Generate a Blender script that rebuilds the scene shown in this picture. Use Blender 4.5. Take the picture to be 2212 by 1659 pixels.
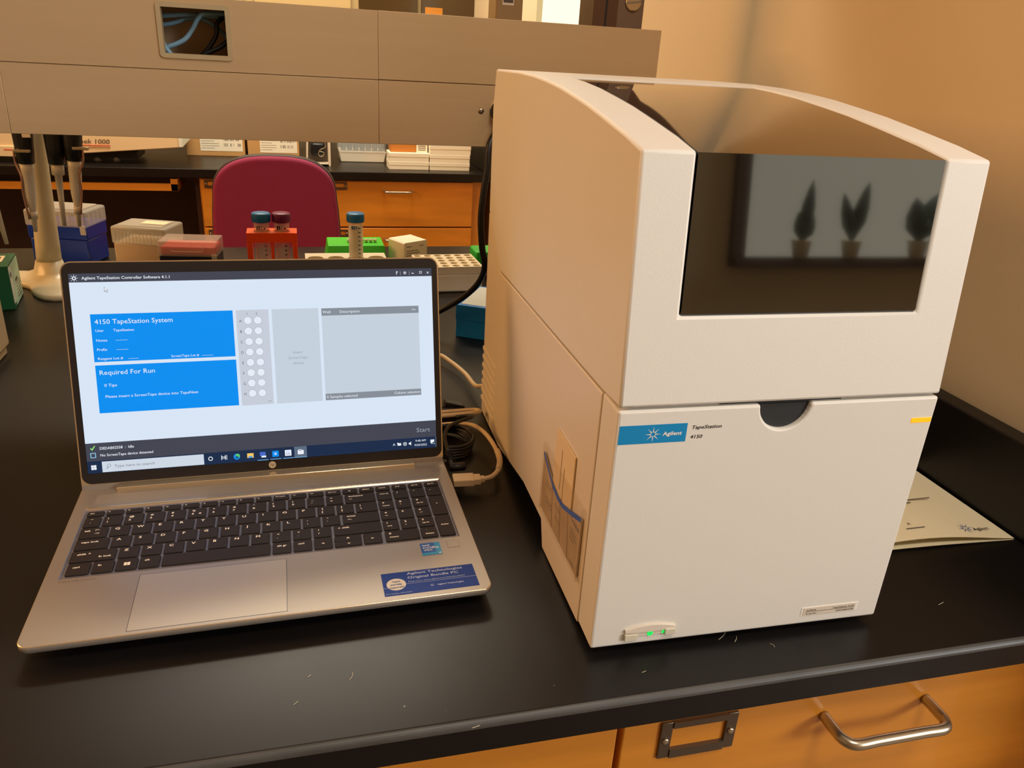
import bpy, bmesh, math, random
from mathutils import Vector, Matrix
random.seed(4)
S = bpy.context.scene
for o in list(bpy.data.objects): bpy.data.objects.remove(o)
PI = math.pi
def lin(c):
    c = c / 255.0
    return c / 12.92 if c <= 0.04045 else ((c + 0.055) / 1.055) ** 2.4
def rgb(r, g, b): return (lin(r), lin(g), lin(b), 1)

# ---------------------------------------------------------------- camera
cd = bpy.data.cameras.new('camera'); cam = bpy.data.objects.new('camera', cd); S.collection.objects.link(cam)
cam.location = (0.0, -0.3907, 0.4382)
cam.rotation_euler = (math.radians(66.7516), math.radians(-3.2464), math.radians(-14.6651))
cd.sensor_width = 36.0; cd.lens = 36.0 * 1686.8 / 2212.0
cd.clip_start = 0.01; cd.clip_end = 50
S.camera = cam
# ---------------------------------------------------------------- world, lights, exposure
W = bpy.data.worlds.new('world'); S.world = W; W.use_nodes = True
W.node_tree.nodes['Background'].inputs[0].default_value = (1.0, 0.70, 0.40, 1)
W.node_tree.nodes['Background'].inputs[1].default_value = 0.10
S.view_settings.view_transform = 'Standard'; S.view_settings.look = 'None'
S.view_settings.gamma = 1.0; S.view_settings.exposure = 0.0
def area(name, loc, target, sx, sy, power, col):
    l = bpy.data.lights.new(name, 'AREA'); l.shape = 'RECTANGLE'; l.size = sx; l.size_y = sy
    l.energy = power; l.color = col
    o = bpy.data.objects.new(name, l); S.collection.objects.link(o); o.location = loc
    o.rotation_euler = (Vector(target) - Vector(loc)).to_track_quat('-Z', 'Y').to_euler()
    return o
area('window_daylight', (2.5, -2.45, 1.12), (0.35, 0.1, 0.15), 1.7, 0.8, 98, (0.96, 0.97, 1.0))
area('warm_fill_left', (-1.9, 0.85, 1.05), (0.4, 0.45, 0.2), 0.8, 0.9, 28, (1.0, 0.50, 0.17))  # added warm fill with no fixture, tints the left-facing sides
area('warm_fill_far', (-0.1, 2.2, 1.68), (0.0, 2.6, 0.0), 1.2, 0.5, 45, (1.0, 0.89, 0.70))  # added overhead fill to brighten the far counter, stands for no seen lamp
area('ceiling_lamp_near', (0.45, -0.65, 1.70), (0.45, 0.3, 0.1), 0.5, 0.5, 19, (1.0, 0.93, 0.84))

# ---------------------------------------------------------------- materials
MATS = {}
def mat(name, col, rough=0.5, metal=0.0, bump=0.0, bscale=200.0, var=0.0, vscale=8.0, vstretch=(1, 1, 1), emis=None, estr=1.0, alpha=1.0, trans=0.0, spec=0.5, coat=0.0):
    if name in MATS: return MATS[name]
    m = bpy.data.materials.new(name); m.use_nodes = True; nt = m.node_tree; p = nt.nodes['Principled BSDF']
    c = rgb(*col)
    p.inputs['Base Color'].default_value = c
    p.inputs['Roughness'].default_value = rough; p.inputs['Metallic'].default_value = metal
    p.inputs['Specular IOR Level'].default_value = spec
    if coat: p.inputs['Coat Weight'].default_value = coat; p.inputs['Coat Roughness'].default_value = 0.05
    if alpha < 1: p.inputs['Alpha'].default_value = alpha
    if trans: p.inputs['Transmission Weight'].default_value = trans
    if emis is not None:
        p.inputs['Emission Color'].default_value = rgb(*emis); p.inputs['Emission Strength'].default_value = estr
    if var > 0 or bump > 0:
        tc = nt.nodes.new('ShaderNodeTexCoord')
    if var > 0:
        mp = nt.nodes.new('ShaderNodeMapping'); mp.inputs['Scale'].default_value = vstretch
        nt.links.new(tc.outputs['Object'], mp.inputs[0])
        n = nt.nodes.new('ShaderNodeTexNoise'); n.inputs['Scale'].default_value = vscale; n.inputs['Detail'].default_value = 5
        nt.links.new(mp.outputs[0], n.inputs['Vector'])
        r = nt.nodes.new('ShaderNodeValToRGB')
        r.color_ramp.elements[0].position = 0.3; r.color_ramp.elements[1].position = 0.7
        r.color_ramp.elements[0].color = tuple(x * (1 - var) for x in c[:3]) + (1,)
        r.color_ramp.elements[1].color = tuple(min(1, x * (1 + var)) for x in c[:3]) + (1,)
        nt.links.new(n.outputs['Fac'], r.inputs[0]); nt.links.new(r.outputs[0], p.inputs['Base Color'])
    if bump > 0:
        n2 = nt.nodes.new('ShaderNodeTexNoise'); n2.inputs['Scale'].default_value = bscale; n2.inputs['Detail'].default_value = 2
        nt.links.new(tc.outputs['Object'], n2.inputs['Vector'])
        b = nt.nodes.new('ShaderNodeBump'); b.inputs['Strength'].default_value = bump; b.inputs['Distance'].default_value = 0.0006
        nt.links.new(n2.outputs['Fac'], b.inputs['Height']); nt.links.new(b.outputs[0], p.inputs['Normal'])
    MATS[name] = m
    return m
def bench_mat():
    m = mat('black epoxy resin', (20, 17, 16), 0.33, var=0.25, vscale=3.0, bump=0.03, bscale=300, spec=0.30)
    nt = m.node_tree; p = nt.nodes['Principled BSDF']
    tc = [n for n in nt.nodes if n.type == 'TEX_COORD'][0]
    old = p.inputs['Base Color'].links[0].from_socket
    v = nt.nodes.new('ShaderNodeTexVoronoi'); v.inputs['Scale'].default_value = 34
    nt.links.new(tc.outputs['Object'], v.inputs['Vector'])
    # each cell: a dust speck near its centre, only in some cells
    lt = nt.nodes.new('ShaderNodeMath'); lt.operation = 'LESS_THAN'; lt.inputs[1].default_value = 0.030
    nt.links.new(v.outputs['Distance'], lt.inputs[0])
    sep = nt.nodes.new('ShaderNodeSeparateColor'); nt.links.new(v.outputs['Color'], sep.inputs[0])
    gt = nt.nodes.new('ShaderNodeMath'); gt.operation = 'GREATER_THAN'; gt.inputs[1].default_value = 0.72
    nt.links.new(sep.outputs[0], gt.inputs[0])
    mu = nt.nodes.new('ShaderNodeMath'); mu.operation = 'MULTIPLY'
    nt.links.new(lt.outputs[0], mu.inputs[0]); nt.links.new(gt.outputs[0], mu.inputs[1])
    mx = nt.nodes.new('ShaderNodeMix'); mx.data_type = 'RGBA'
    nt.links.new(mu.outputs[0], mx.inputs['Factor']); nt.links.new(old, mx.inputs['A'])
    mx.inputs['B'].default_value = rgb(120, 115, 105)
    nt.links.new(mx.outputs['Result'], p.inputs['Base Color'])
    # worn patches change the gloss
    n = nt.nodes.new('ShaderNodeTexNoise'); n.inputs['Scale'].default_value = 5; n.inputs['Detail'].default_value = 6
    nt.links.new(tc.outputs['Object'], n.inputs['Vector'])
    mr = nt.nodes.new('ShaderNodeMapRange'); mr.inputs['To Min'].default_value = 0.26; mr.inputs['To Max'].default_value = 0.42
    nt.links.new(n.outputs['Fac'], mr.inputs['Value']); nt.links.new(mr.outputs[0], p.inputs['Roughness'])
    return m
def wood_mat(name, col, stretch):
    return mat(name, col, 0.38, var=0.16, vscale=5.0, vstretch=stretch, bump=0.06, bscale=120, coat=0.25)
BENCH = bench_mat()
EDGE = mat('epoxy edge painted lit', (66, 65, 62), 0.45, var=0.22, vscale=60, vstretch=(0.3, 1, 1))  # lighter grey paints in the light caught by the rounded front edge
WOOD = wood_mat('maple veneer', (205, 132, 38), (0.6, 3, 5))
WOODV = wood_mat('maple veneer upright', (202, 134, 46), (5, 3, 0.6))
DARKP = mat('dark brown laminate', (58, 32, 22), 0.5)
WALL = mat('tan wall paint', (214, 192, 154), 0.75, bump=0.25, bscale=90, var=0.03, vscale=3)
CREAM = mat('cream wall paint', (225, 210, 175), 0.7)
FLOOR = mat('floor tile', (120, 105, 88), 0.5, var=0.12, vscale=30)
CEIL = mat('ceiling tile', (205, 190, 165), 0.9)
CASE = mat('textured ivory plastic', (224, 219, 208), 0.52, bump=0.10, bscale=700)
CASE2 = mat('smooth ivory plastic', (224, 212, 194), 0.42, bump=0.07, bscale=260)
GAP = mat('black gap', (12, 11, 11), 0.6)
GLASS = mat('dark tinted acrylic', (14, 13, 11), 0.03, spec=0.85, coat=1.0)
HANDLE = mat('anthracite plastic', (38, 41, 44), 0.45)
ALU = mat('warm brushed aluminium', (160, 150, 138), 0.42, metal=0.5)
PAD = mat('touchpad aluminium', (172, 163, 150), 0.42, metal=0.4)
ALUE = mat('polished aluminium edge', (225, 205, 170), 0.25, metal=0.8)
KEYS = mat('dark grey keycap', (42, 35, 31), 0.62, spec=0.3)
KEYBED = mat('keyboard well', (128, 124, 128), 0.45, metal=0.3)
LEG = mat('keycap legend', (255, 246, 226), 0.5)
BEZEL = mat('matte black bezel', (32, 27, 26), 0.45)
RACE = mat('satin raceway metal', (196, 168, 128), 0.5, metal=0.3, var=0.022, vscale=18, vstretch=(0.12, 3, 6))
STEEL = mat('brushed steel', (190, 180, 160), 0.28, metal=0.95)
BRONZE = mat('bronze painted steel', (92, 74, 58), 0.42, metal=0.4)
BLACKP = mat('black plastic', (18, 18, 20), 0.4)
BLACKR = mat('black cable rubber', (15, 13, 13), 0.42)
CABLEW = mat('off white cable', (214, 190, 150), 0.45)
WHITEP = mat('off white plastic', (214, 206, 182), 0.35)
FOAM = mat('cream foam', (222, 212, 184), 0.8)
FABRIC = mat('maroon upholstery', (138, 36, 74), 0.9, bump=0.5, bscale=700)
def emi(name, col, k=1.0): return mat(name, (4, 4, 5), 0.35, emis=col, estr=k, spec=0.2)
def flat(name, col, rough=0.5, **k): return mat(name, col, rough, **k)
INK = flat('black ink', (28, 26, 26)); INKG = flat('grey ink', (110, 104, 96)); WHITE = flat('white ink', (235, 232, 225))
CLEAR = mat('frosted clear plastic', (226, 224, 214), 0.3, alpha=0.42)
CLEAR2 = mat('clear polypropylene', (225, 215, 205), 0.2, alpha=0.35)
CARD = mat('brown cardboard', (196, 150, 92), 0.8, var=0.05, vscale=20)
PAPER = mat('ivory paper', (238, 226, 190), 0.55)
WCARD = mat('white card', (242, 234, 212), 0.7)

# ---------------------------------------------------------------- mesh helpers
class B:
    def __init__(s): s.bm = bmesh.new(); s.mats = []
    def mi(s, m):
        if m not in s.mats: s.mats.append(m)
        return s.mats.index(m)
    def face(s, pts, m, smooth=False):
        vs = [s.bm.verts.new(p) for p in pts]
        f = s.bm.faces.new(vs); f.material_index = s.mi(m); f.smooth = smooth; return f
    def box(s, x0, x1, y0, y1, z0, z1, m, bev=0.0, seg=2, M=None):
        vs = [s.bm.verts.new((x, y, z)) for x in (x0, x1) for y in (y0, y1) for z in (z0, z1)]
        fs = []
        for q in ((0, 1, 3, 2), (4, 6, 7, 5), (0, 4, 5, 1), (2, 3, 7, 6), (0, 2, 6, 4), (1, 5, 7, 3)):
            f = s.bm.faces.new([vs[i] for i in q]); f.material_index = s.mi(m); fs.append(f)
        if bev > 0:
            es = list({e for f in fs for e in f.edges})
            r = bmesh.ops.bevel(s.bm, geom=es, offset=bev, segments=seg, affect='EDGES', profile=0.5)
            for f in r['faces']: f.material_index = s.mi(m); f.smooth = True
            vs = list({v for f in r['faces'] for v in f.verts} | {v for v in vs if v.is_valid})
        if M is not None: bmesh.ops.transform(s.bm, matrix=M, verts=[v for v in vs if v.is_valid])
        return s
    def prism(s, prof, f, t0, t1, m, bev=0.0, cap=True):
        """prof: 2D outline; f(a, b, t) -> point"""
        A = [s.bm.verts.new(f(a, b, t0)) for a, b in prof]; Bv = [s.bm.verts.new(f(a, b, t1)) for a, b in prof]
        n = len(prof); fs = []
        for i in range(n):
            fs.append(s.bm.faces.new((A[i], A[(i + 1) % n], Bv[(i + 1) % n], Bv[i])))
        if cap: fs += [s.bm.faces.new(A[::-1]), s.bm.faces.new(Bv)]
        for q in fs: q.material_index = s.mi(m)
        bmesh.ops.recalc_face_normals(s.bm, faces=fs)
        if bev > 0:
            es = [e for e in {e for q in fs for e in q.edges} if len(e.link_faces) == 2 and e.calc_face_angle() > math.radians(28)]
            r = bmesh.ops.bevel(s.bm, geom=es, offset=bev, segments=3, affect='EDGES', profile=0.5)
            for q in r['faces']: q.material_index = s.mi(m); q.smooth = True
        return s
    def lathe(s, prof, c, m, n=24, axis=(0, 0, 1), start=0.0, cap=True):
        """prof: (radius, distance along axis)"""
        ax = Vector(axis).normalized(); c = Vector(c)
        u = ax.orthogonal().normalized(); v = ax.cross(u)
        rings = []
        for r, h in prof:
            rings.append([s.bm.verts.new(c + ax * h + (u * math.cos(start + 2 * PI * k / n) + v * math.sin(start + 2 * PI * k / n)) * max(r, 1e-5)) for k in range(n)])
        i0 = s.mi(m); fs = []
        for a, b in zip(rings, rings[1:]):
            for k in range(n):
                f = s.bm.faces.new((a[k], a[(k + 1) % n], b[(k + 1) % n], b[k])); f.smooth = True; f.material_index = i0; fs.append(f)
        if cap:
            for q in (rings[0][::-1], rings[-1]):
                f = s.bm.faces.new(q); f.material_index = i0; fs.append(f)
        bmesh.ops.recalc_face_normals(s.bm, faces=fs)
        return s
    def tube(s, pts, r, m, n=10, sub=6, closed=False):
        P = [Vector(p) for p in pts]
        Q = []
        L = len(P)
        for i in range(L if closed else L - 1):
            p0 = P[(i - 1) % L] if closed or i > 0 else P[0] * 2 - P[1]
            p1 = P[i]; p2 = P[(i + 1) % L]
            p3 = P[(i + 2) % L] if closed or i + 2 < L else P[-1] * 2 - P[-2]
            for k in range(sub):
                t = k / sub
                Q.append(0.5 * ((2 * p1) + (-p0 + p2) * t + (2 * p0 - 5 * p1 + 4 * p2 - p3) * t * t + (-p0 + 3 * p1 - 3 * p2 + p3) * t ** 3))
        if not closed: Q.append(P[-1])
        up = None; rings = []
        for i, q in enumerate(Q):
            if closed: d = Q[(i + 1) % len(Q)] - Q[i - 1]
            else: d = Q[min(i + 1, len(Q) - 1)] - Q[max(i - 1, 0)]
            d.normalize()
            if up is None: up = d.orthogonal().normalized()
            up = (up - d * up.dot(d)).normalized(); w = d.cross(up)
            rings.append([s.bm.verts.new(q + (up * math.cos(2 * PI * k / n) + w * math.sin(2 * PI * k / n)) * r) for k in range(n)])
        i0 = s.mi(m); fs = []
        pairs = list(zip(rings, rings[1:]))
        for a, b in pairs:
            for k in range(n):
                f = s.bm.faces.new((a[k], a[(k + 1) % n], b[(k + 1) % n], b[k])); f.smooth = True; f.material_index = i0; fs.append(f)
        if closed:
            a, b = rings[-1], rings[0]
            off = min(range(n), key=lambda j: (a[0].co - b[j].co).length)
            for k in range(n):
                f = s.bm.faces.new((a[k], a[(k + 1) % n], b[(k + 1 + off) % n], b[(k + off) % n])); f.smooth = True; f.material_index = i0; fs.append(f)
        else:
            for q in (rings[0][::-1], rings[-1]):
                f = s.bm.faces.new(q); f.material_index = i0; fs.append(f)
        bmesh.ops.recalc_face_normals(s.bm, faces=fs)
        return s
    def disc(s, c, r, U, V, m, n=20, rin=0.0):
        c = Vector(c); U = Vector(U); V = Vector(V)
        P = [c + (U * math.cos(2 * PI * k / n) + V * math.sin(2 * PI * k / n)) * r for k in range(n)]
        if rin > 0:
            Q = [c + (U * math.cos(2 * PI * k / n) + V * math.sin(2 * PI * k / n)) * rin for k in range(n)]
            for k in range(n): s.face([P[k], P[(k + 1) % n], Q[(k + 1) % n], Q[k]], m)
        else: s.face(P, m)
        return s
    def text(s, txt, o, U, V, h, m, w=None, align='LEFT', bold=0.0, shear=0.0, wfac=1.0):
        """cap height h; w = total width if given; o = baseline start (or centre/right)"""
        c = bpy.data.curves.new('t', 'FONT'); c.body = txt; c.size = 1.0; c.resolution_u = 2; c.offset = bold; c.shear = shear
        ob = bpy.data.objects.new('t', c)
        me = bpy.data.meshes.new_from_object(ob)
        bpy.data.objects.remove(ob); bpy.data.curves.remove(c)
        if len(me.vertices) == 0: return s
        xs = [v.co.x for v in me.vertices]; x0, x1 = min(xs), max(xs)
        sy = h / 0.71; sx = (w / (x1 - x0)) if w else sy * wfac
        tot = (x1 - x0) * sx
        dx = {'LEFT': 0, 'CENTER': -tot / 2, 'RIGHT': -tot}[align]
        o = Vector(o); U = Vector(U); V = Vector(V); i0 = s.mi(m)
        vs = [s.bm.verts.new(o + U * ((v.co.x - x0) * sx + dx) + V * (v.co.y * sy)) for v in me.vertices]
        for p in me.polygons:
            try: f = s.bm.faces.new([vs[i] for i in p.vertices]); f.material_index = i0
            except ValueError: pass
        bpy.data.meshes.remove(me)
        return s
    def build(s, name, parent=None, bevel=0.0, smooth_angle=None):
        me = bpy.data.meshes.new(name); s.bm.normal_update(); s.bm.to_mesh(me); s.bm.free()
        for m in s.mats: me.materials.append(m)
        o = bpy.data.objects.new(name, me); S.collection.objects.link(o)
        if parent is not None: o.parent = parent
        if smooth_angle:
            for p in me.polygons: p.use_smooth = True
            me.set_sharp_from_angle(angle=math.radians(smooth_angle))
        if bevel:
            md = o.modifiers.new('bevel', 'BEVEL'); md.width = bevel; md.segments = 2; md.limit_method = 'ANGLE'; md.angle_limit = math.radians(35)
        return o
def tag(o, label, cat, group=None, kind=None):
    if label: o['label'] = label
    if cat: o['category'] = cat
    if group: o['group'] = group
    if kind: o['kind'] = kind
    return o
def thing(name, label, cat, loc=(0, 0, 0), rz=0.0, group=None):
    o = bpy.data.objects.new(name, None); S.collection.objects.link(o)
    o.empty_display_size = 0.02; o.location = loc; o.rotation_euler = (0, 0, rz)
    return tag(o, label, cat, group)
def struct(o, label=None, cat='structure'):
    o['kind'] = 'structure'
    if label: o['label'] = label; o['category'] = cat
    return o
X3, Y3, Z3 = (1, 0, 0), (0, 1, 0), (0, 0, 1)

# ================================================================ SETTING
FZ = -0.92; CZ = 1.75
b = B(); b.box(-2.6, 3.8, -2.7, 3.5, FZ - 0.05, FZ, FLOOR); struct(b.build('floor'), 'grey brown tiled laboratory floor under the benches', 'floor')
b = B(); b.box(-2.6, 3.8, -2.7, 3.5, CZ, CZ + 0.05, CEIL); struct(b.build('ceiling'), 'off white ceiling above the laboratory', 'ceiling')
# right wall (window opening y 1.36..2.08, z .42..1.35)
b = B()
wy0, wy1, wz0, wz1 = 1.34, 2.13, 0.42, 1.35
b.box(0.73, 0.83, -0.12, wy0, FZ, CZ, WALL); b.box(0.73, 0.83, wy0, wy1, FZ, wz0, WALL)
b.box(0.73, 0.83, wy0, wy1, wz1, CZ, WALL); b.box(0.73, 0.83, wy1, 3.4, FZ, CZ, WALL)
struct(b.build('wall_right'), 'tan painted wall at the right end of the bench', 'wall')
b = B(); b.box(0.83, 3.7, -0.12, -0.02, FZ, CZ, WALL); struct(b.build('wall_return'), 'tan return wall of the window alcove', 'wall')
b = B(); b.box(3.7, 3.8, -2.7, -0.02, FZ, CZ, WALL); struct(b.build('wall_alcove'), 'tan wall at the far right of the window alcove', 'wall')
b = B(); b.box(-2.6, 0.83, 3.4, 3.5, FZ, CZ, CREAM); struct(b.build('wall_back'), 'cream wall behind the far counter', 'wall')
b = B(); b.box(-2.7, -2.6, -2.7, 3.5, FZ, CZ, WALL); struct(b.build('wall_left'), 'tan wall at the left of the room', 'wall')
b = B()
b.box(-2.6, 1.62, -2.7, -2.6, FZ, CZ, WALL); b.box(1.62, 3.0, -2.7, -2.6, FZ, 0.10, WALL)
b.box(1.62, 3.0, -2.7, -2.6, 1.55, CZ, WALL); b.box(3.0, 3.8, -2.7, -2.6, FZ, CZ, WALL)
struct(b.build('wall_front'), 'tan wall with the daylight window behind the photographer', 'wall')
# window in the right wall, daylight pane
def window(name, frame_boxes, pane, fm, pm, label):
    r = B()
    for q in frame_boxes: r.box(*q, fm)
    o = r.build(name); struct(o, label, 'window')
    p = B(); p.box(*pane, pm); p.build('window_pane', o)
    return o
PANE1 = emi('bright window pane', (252, 248, 214), 1.25)
PANE2 = emi('daylight window pane', (200, 192, 168), 2.3)
window('window_1', [(0.722, 0.80, wy0, wy0 + 0.03, wz0, wz1), (0.722, 0.80, wy1 - 0.03, wy1, wz0, wz1), (0.722, 0.80, wy0, wy1, wz0, wz0 + 0.02), (0.722, 0.80, wy0, wy1, wz1 - 0.03, wz1), (0.722, 0.731, wy1, wy1 + 0.20, wz0 - .03, wz1 + .03)],
       (0.740, 0.745, wy0 + .02, wy1 - .02, wz0 + .01, wz1 - .02), CREAM, PANE1, 'cream framed bright window glimpsed above the raceway')
window('window_2', [(1.62, 1.68, -2.64, -2.56, 0.10, 1.55), (2.95, 3.0, -2.64, -2.56, 0.10, 1.55), (1.62, 3.0, -2.64, -2.52, 0.07, 0.11), (1.62, 3.0, -2.64, -2.56, 1.50, 1.55)],
       (1.68, 2.95, -2.625, -2.62, 0.11, 1.50), BRONZE, PANE2, 'wide daylight window mirrored in the instrument window')
# potted plants on the sill of window_2 (seen as dark reflections)
SUCC = flat('plant green', (50, 66, 50))
def plant(loc, blades, label):
    t = thing('potted_plant', label, 'plant', loc, 0, 'potted plants on the window sill')
    q = B(); q.lathe([(0.03, 0), (0.042, 0.07), (0.045, 0.075), (0.04, 0.075)], (0, 0, 0), CREAM, 18); q.build('pot', t)
    q = B()
    for (ax, l, w) in blades:
        d = Vector((math.sin(ax), 0.1, math.cos(ax)))
        q.lathe([(0.006, 0), (w, l * .35), (w * .9, l * .6), (w * .45, l * .85), (0.001, l)], (0, 0, 0.07), SUCC, 8, axis=d)
    q.build('leaves', t)
plant((1.93, -2.545, 0.11), [(0.05, .26, .03), (-.25, .13, .03), (.35, .12, .03)], 'spiky potted plant on the sill, mirrored as a pointed shape')
plant((2.17, -2.545, 0.11), [(-.35, .22, .03), (.15, .26, .032)], 'two leaved potted plant on the sill, mirrored in the dark window')
plant((2.50, -2.545, 0.11), [(-.25, .20, .05), (.25, .22, .05), (0, .14, .06)], 'bushy potted plant at the right of the sill reflection')

# ================================================================ NEAR BENCH
t = thing('laboratory_bench', 'black epoxy topped lab bench with maple cabinet fronts', 'bench', (0, 0, FZ))
EY, ES = 0.0085, 0.0135          # the worktop front edge runs very slightly off square
def lb(name, bb, z=-FZ, **k):
    o = bb.build(name, t, **k); o.location.z = z; return o
def lf(name, bb):
    o = lb(name, bb); o.rotation_euler.z = -ES; o.location.y = EY; return o
b = B()
prof = [(0.0, -0.027), (0.0, -0.0052)] + [(0.0055 - 0.0055 * math.cos(a), -0.0055 + 0.0055 * math.sin(a)) for a in [0.2, 0.45, 0.7, 0.95, 1.2, 1.4]] + [(0.0058, 0.0), (1.41, 0.0), (1.41, -0.027)]
b.prism(prof, lambda a, z, s_: (s_, a + (EY - ES * s_ if a < 1 else 0), z), -1.7, 0.7285, BENCH)
b.bm.faces.ensure_lookup_table()
for f in b.bm.faces:
    n = f.normal
    if n.y < -0.12 and n.z > 0.12: f.material_index = b.mi(EDGE)
lb('worktop', b)
b = B(); b.box(0.7038, 0.7288, 0.002, 1.40, 0.0002, 0.097, BENCH, 0.002); tag(b.build('end_splash'), 'black epoxy end splash between the near worktop and the tan wall', 'splash')
b = B()
b.box(-1.7, 0.728, 0.045, 1.38, FZ + 0.1, -0.027, WOOD); b.box(-1.7, 0.728, 0.10, 1.34, FZ, FZ + 0.1, GAP); lb('cabinet_carcass', b)
def drawer_front(x0, x1, z0, z1, y0, m): 
    b = B(); b.box(x0, x1, y0, y0 + 0.02, z0, z1, m, 0.0015); return b
for (x0, x1) in ((-1.25, -0.79), (-0.785, -0.29), (-0.285, 0.2225), (0.2275, 0.7235)):
    z1 = -0.031
    for z0 in (-0.215, -0.50, -0.80):
        lf('drawer_front', drawer_front(x0, x1, z0, z1, 0.017, WOOD)); z1 = z0 - 0.004
def label_holder(bb, cx, cz, y, w=0.068, h=0.046):
    # steel card holder with a window and two screws
    fw = 0.010
    bb.box(cx - w / 2, cx - w / 2 + fw, y - .0025, y, cz - h / 2, cz + h / 2, BRONZE2, 0.0006)
    bb.box(cx + w / 2 - fw, cx + w / 2, y - .0025, y, cz - h / 2, cz + h / 2, BRONZE2, 0.0006)
    bb.box(cx - w / 2 + fw, cx + w / 2 - fw, y - .0035, y, cz - h / 2, cz - h / 2 + .009, BRONZE2)
    bb.box(cx - w / 2 + fw, cx + w / 2 - fw, y - .0035, y, cz + h / 2 - .006, cz + h / 2, BRONZE2)
    for sx in (-1, 1):
        bb.lathe([(0.0032, 0), (0.003, .0012), (0.0015, .0018)], (cx + sx * (w / 2 - fw / 2), y - .0025, cz), STEEL, 12, axis=(0, -1, 0))
BRONZE2 = mat('antiqued steel', (110, 96, 80), 0.35, metal=0.8)
b = B(); label_holder(b, 0.2935, -0.0660, 0.017, .068, .038); lf('label_holder', b)
def pull(x0, x1, z, y, out, r, mt):
    q = B(); k = 0.014
    q.tube([(x0, y, z), (x0, y - out * .5, z), (x0 + k * .08, y - out + k * .5, z), (x0 + k * .6, y - out, z), (x0 + k * 2, y - out, z), ((x0 + x1) / 2, y - out, z), (x1 - k * 2, y - out, z), (x1 - k * .6, y - out, z), (x1 - k * .08, y - out + k * .5, z), (x1, y - out * .5, z), (x1, y, z)], r, mt, 14, 5)
    return q
lf('drawer_pull', pull(0.4125, 0.5155, -0.0695, 0.017, 0.033, 0.0048, STEEL))
# a few pale lint fibres on the worktop
b = B()
for (x, y, a, l) in ((0.02, 0.066, 1.2, .008), (0.318, 0.052, .6, .012), (0.33, 0.047, .9, .008), (0.10, 0.004, .2, .006), (-.02, .05, .9, .004), (.54, .055, .3, .008), (.36, .035, 1.9, .005), (.24, .03, .3, .004), (-.01, .075, .8, .003)):
    d = Vector((math.cos(a), math.sin(a), 0)) * l
    b.tube([(x, y, .0003), (x + d.x * .5 + .001, y + d.y * .5, .0005), (x + d.x, y + d.y, .0003)], 0.00014, PAPER, 5, 3)
tag(b.build('lint_fibre'), 'scattered pale lint fibres on the black worktop', 'lint', kind='stuff')

# ================================================================ INSTRUMENT
TS = thing('electrophoresis_instrument', 'large ivory benchtop instrument with dark curved window and blue badge', 'instrument', (0.2056, 0.0548, 0.0), math.radians(-1.77))
TW = 0.2578
hp = [(0.0, 0.2165), (0.0147, 0.386), (0.046, 0.392), (0.0944, 0.3993), (0.13, 0.4043), (0.163, 0.408), (0.205, 0.4123), (0.247, 0.4152), (0.292, 0.4172), (0.352, 0.4180), (0.458, 0.4165), (0.4665, 0.377), (0.4614, 0.2605), (0.3875, 0.2065), (0.036, 0.2140)]
b = B()
us = [0.0, 0.0372, 0.2222, TW]
# front/top skin with an opening, indices on the profile 0..10
kz = 0.0147 / (0.386 - 0.2165)
skin = [(0.0, 0.2165), (kz * (0.2803 - 0.2165), 0.2803)] + hp[1:11]
iback = [i for i, p in enumerate(skin) if abs(p[0] - 0.292) < 1e-6][0]
G = [[b.bm.verts.new((u, v, z)) for (v, z) in skin] for u in us]
i0 = b.mi(CASE)
for a in range(3):
    for k in range(len(skin) - 1):
        if a == 1 and 1 <= k < iback: continue
        f = b.bm.faces.new((G[a][k], G[a + 1][k], G[a + 1][k + 1], G[a][k + 1])); f.material_index = i0
# reveal walls of the opening
def inward(i, off):
    v, z = skin[i]
    n = {1: Vector((1, -kz)), }.get(i)
    if i == 1: nn = Vector((1, -kz)).normalized()
    elif i == 2: nn = Vector((0.72, -0.72)).normalized()
    else: nn = Vector((0.12, -1)).normalized()
    return (v + nn.x * off, z + nn.y * off)
loopL = [b.bm.verts.new((us[1],) + inward(i, 0.004)) for i in range(1, iback + 1)]
loopR = [b.bm.verts.new((us[2],) + inward(i, 0.004)) for i in range(1, iback + 1)]
for j in range(iback - 1):
    b.bm.faces.new((G[1][j + 1], G[1][j + 2], loopL[j + 1], loopL[j])); b.bm.faces.new((G[2][j + 2], G[2][j + 1], loopR[j], loopR[j + 1]))
b.bm.faces.new((G[1][1], loopL[0], loopR[0], G[2][1])); b.bm.faces.new((G[1][iback], G[2][iback], loopR[-1], loopL[-1]))
# sides, back and underside
tail = hp[11:]
TL = [b.bm.verts.new((0.0, v, z)) for v, z in tail]; TR = [b.bm.verts.new((TW, v, z)) for v, z in tail]
L = G[0] + TL; R_ = G[3] + TR
b.bm.faces.new(L); b.bm.faces.new(R_[::-1])
chL = [G[0][-1]] + TL + [G[0][0]]; chR = [G[3][-1]] + TR + [G[3][0]]
for j in range(len(chL) - 1):
    if j == 0: b.bm.faces.new([chL[0], G[1][-1], G[2][-1], chR[0], chR[1], chL[1]])
    elif j == len(chL) - 2: b.bm.faces.new([chL[j], chR[j], chR[j + 1], G[2][0], G[1][0], chL[j + 1]])
    else: b.bm.faces.new((chL[j], chR[j], chR[j + 1], chL[j + 1]))
bmesh.ops.recalc_face_normals(b.bm, faces=b.bm.faces[:])
for f in b.bm.faces: f.material_index = i0
hood = b.build('hood', TS, bevel=0.0022, smooth_angle=25)
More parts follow.
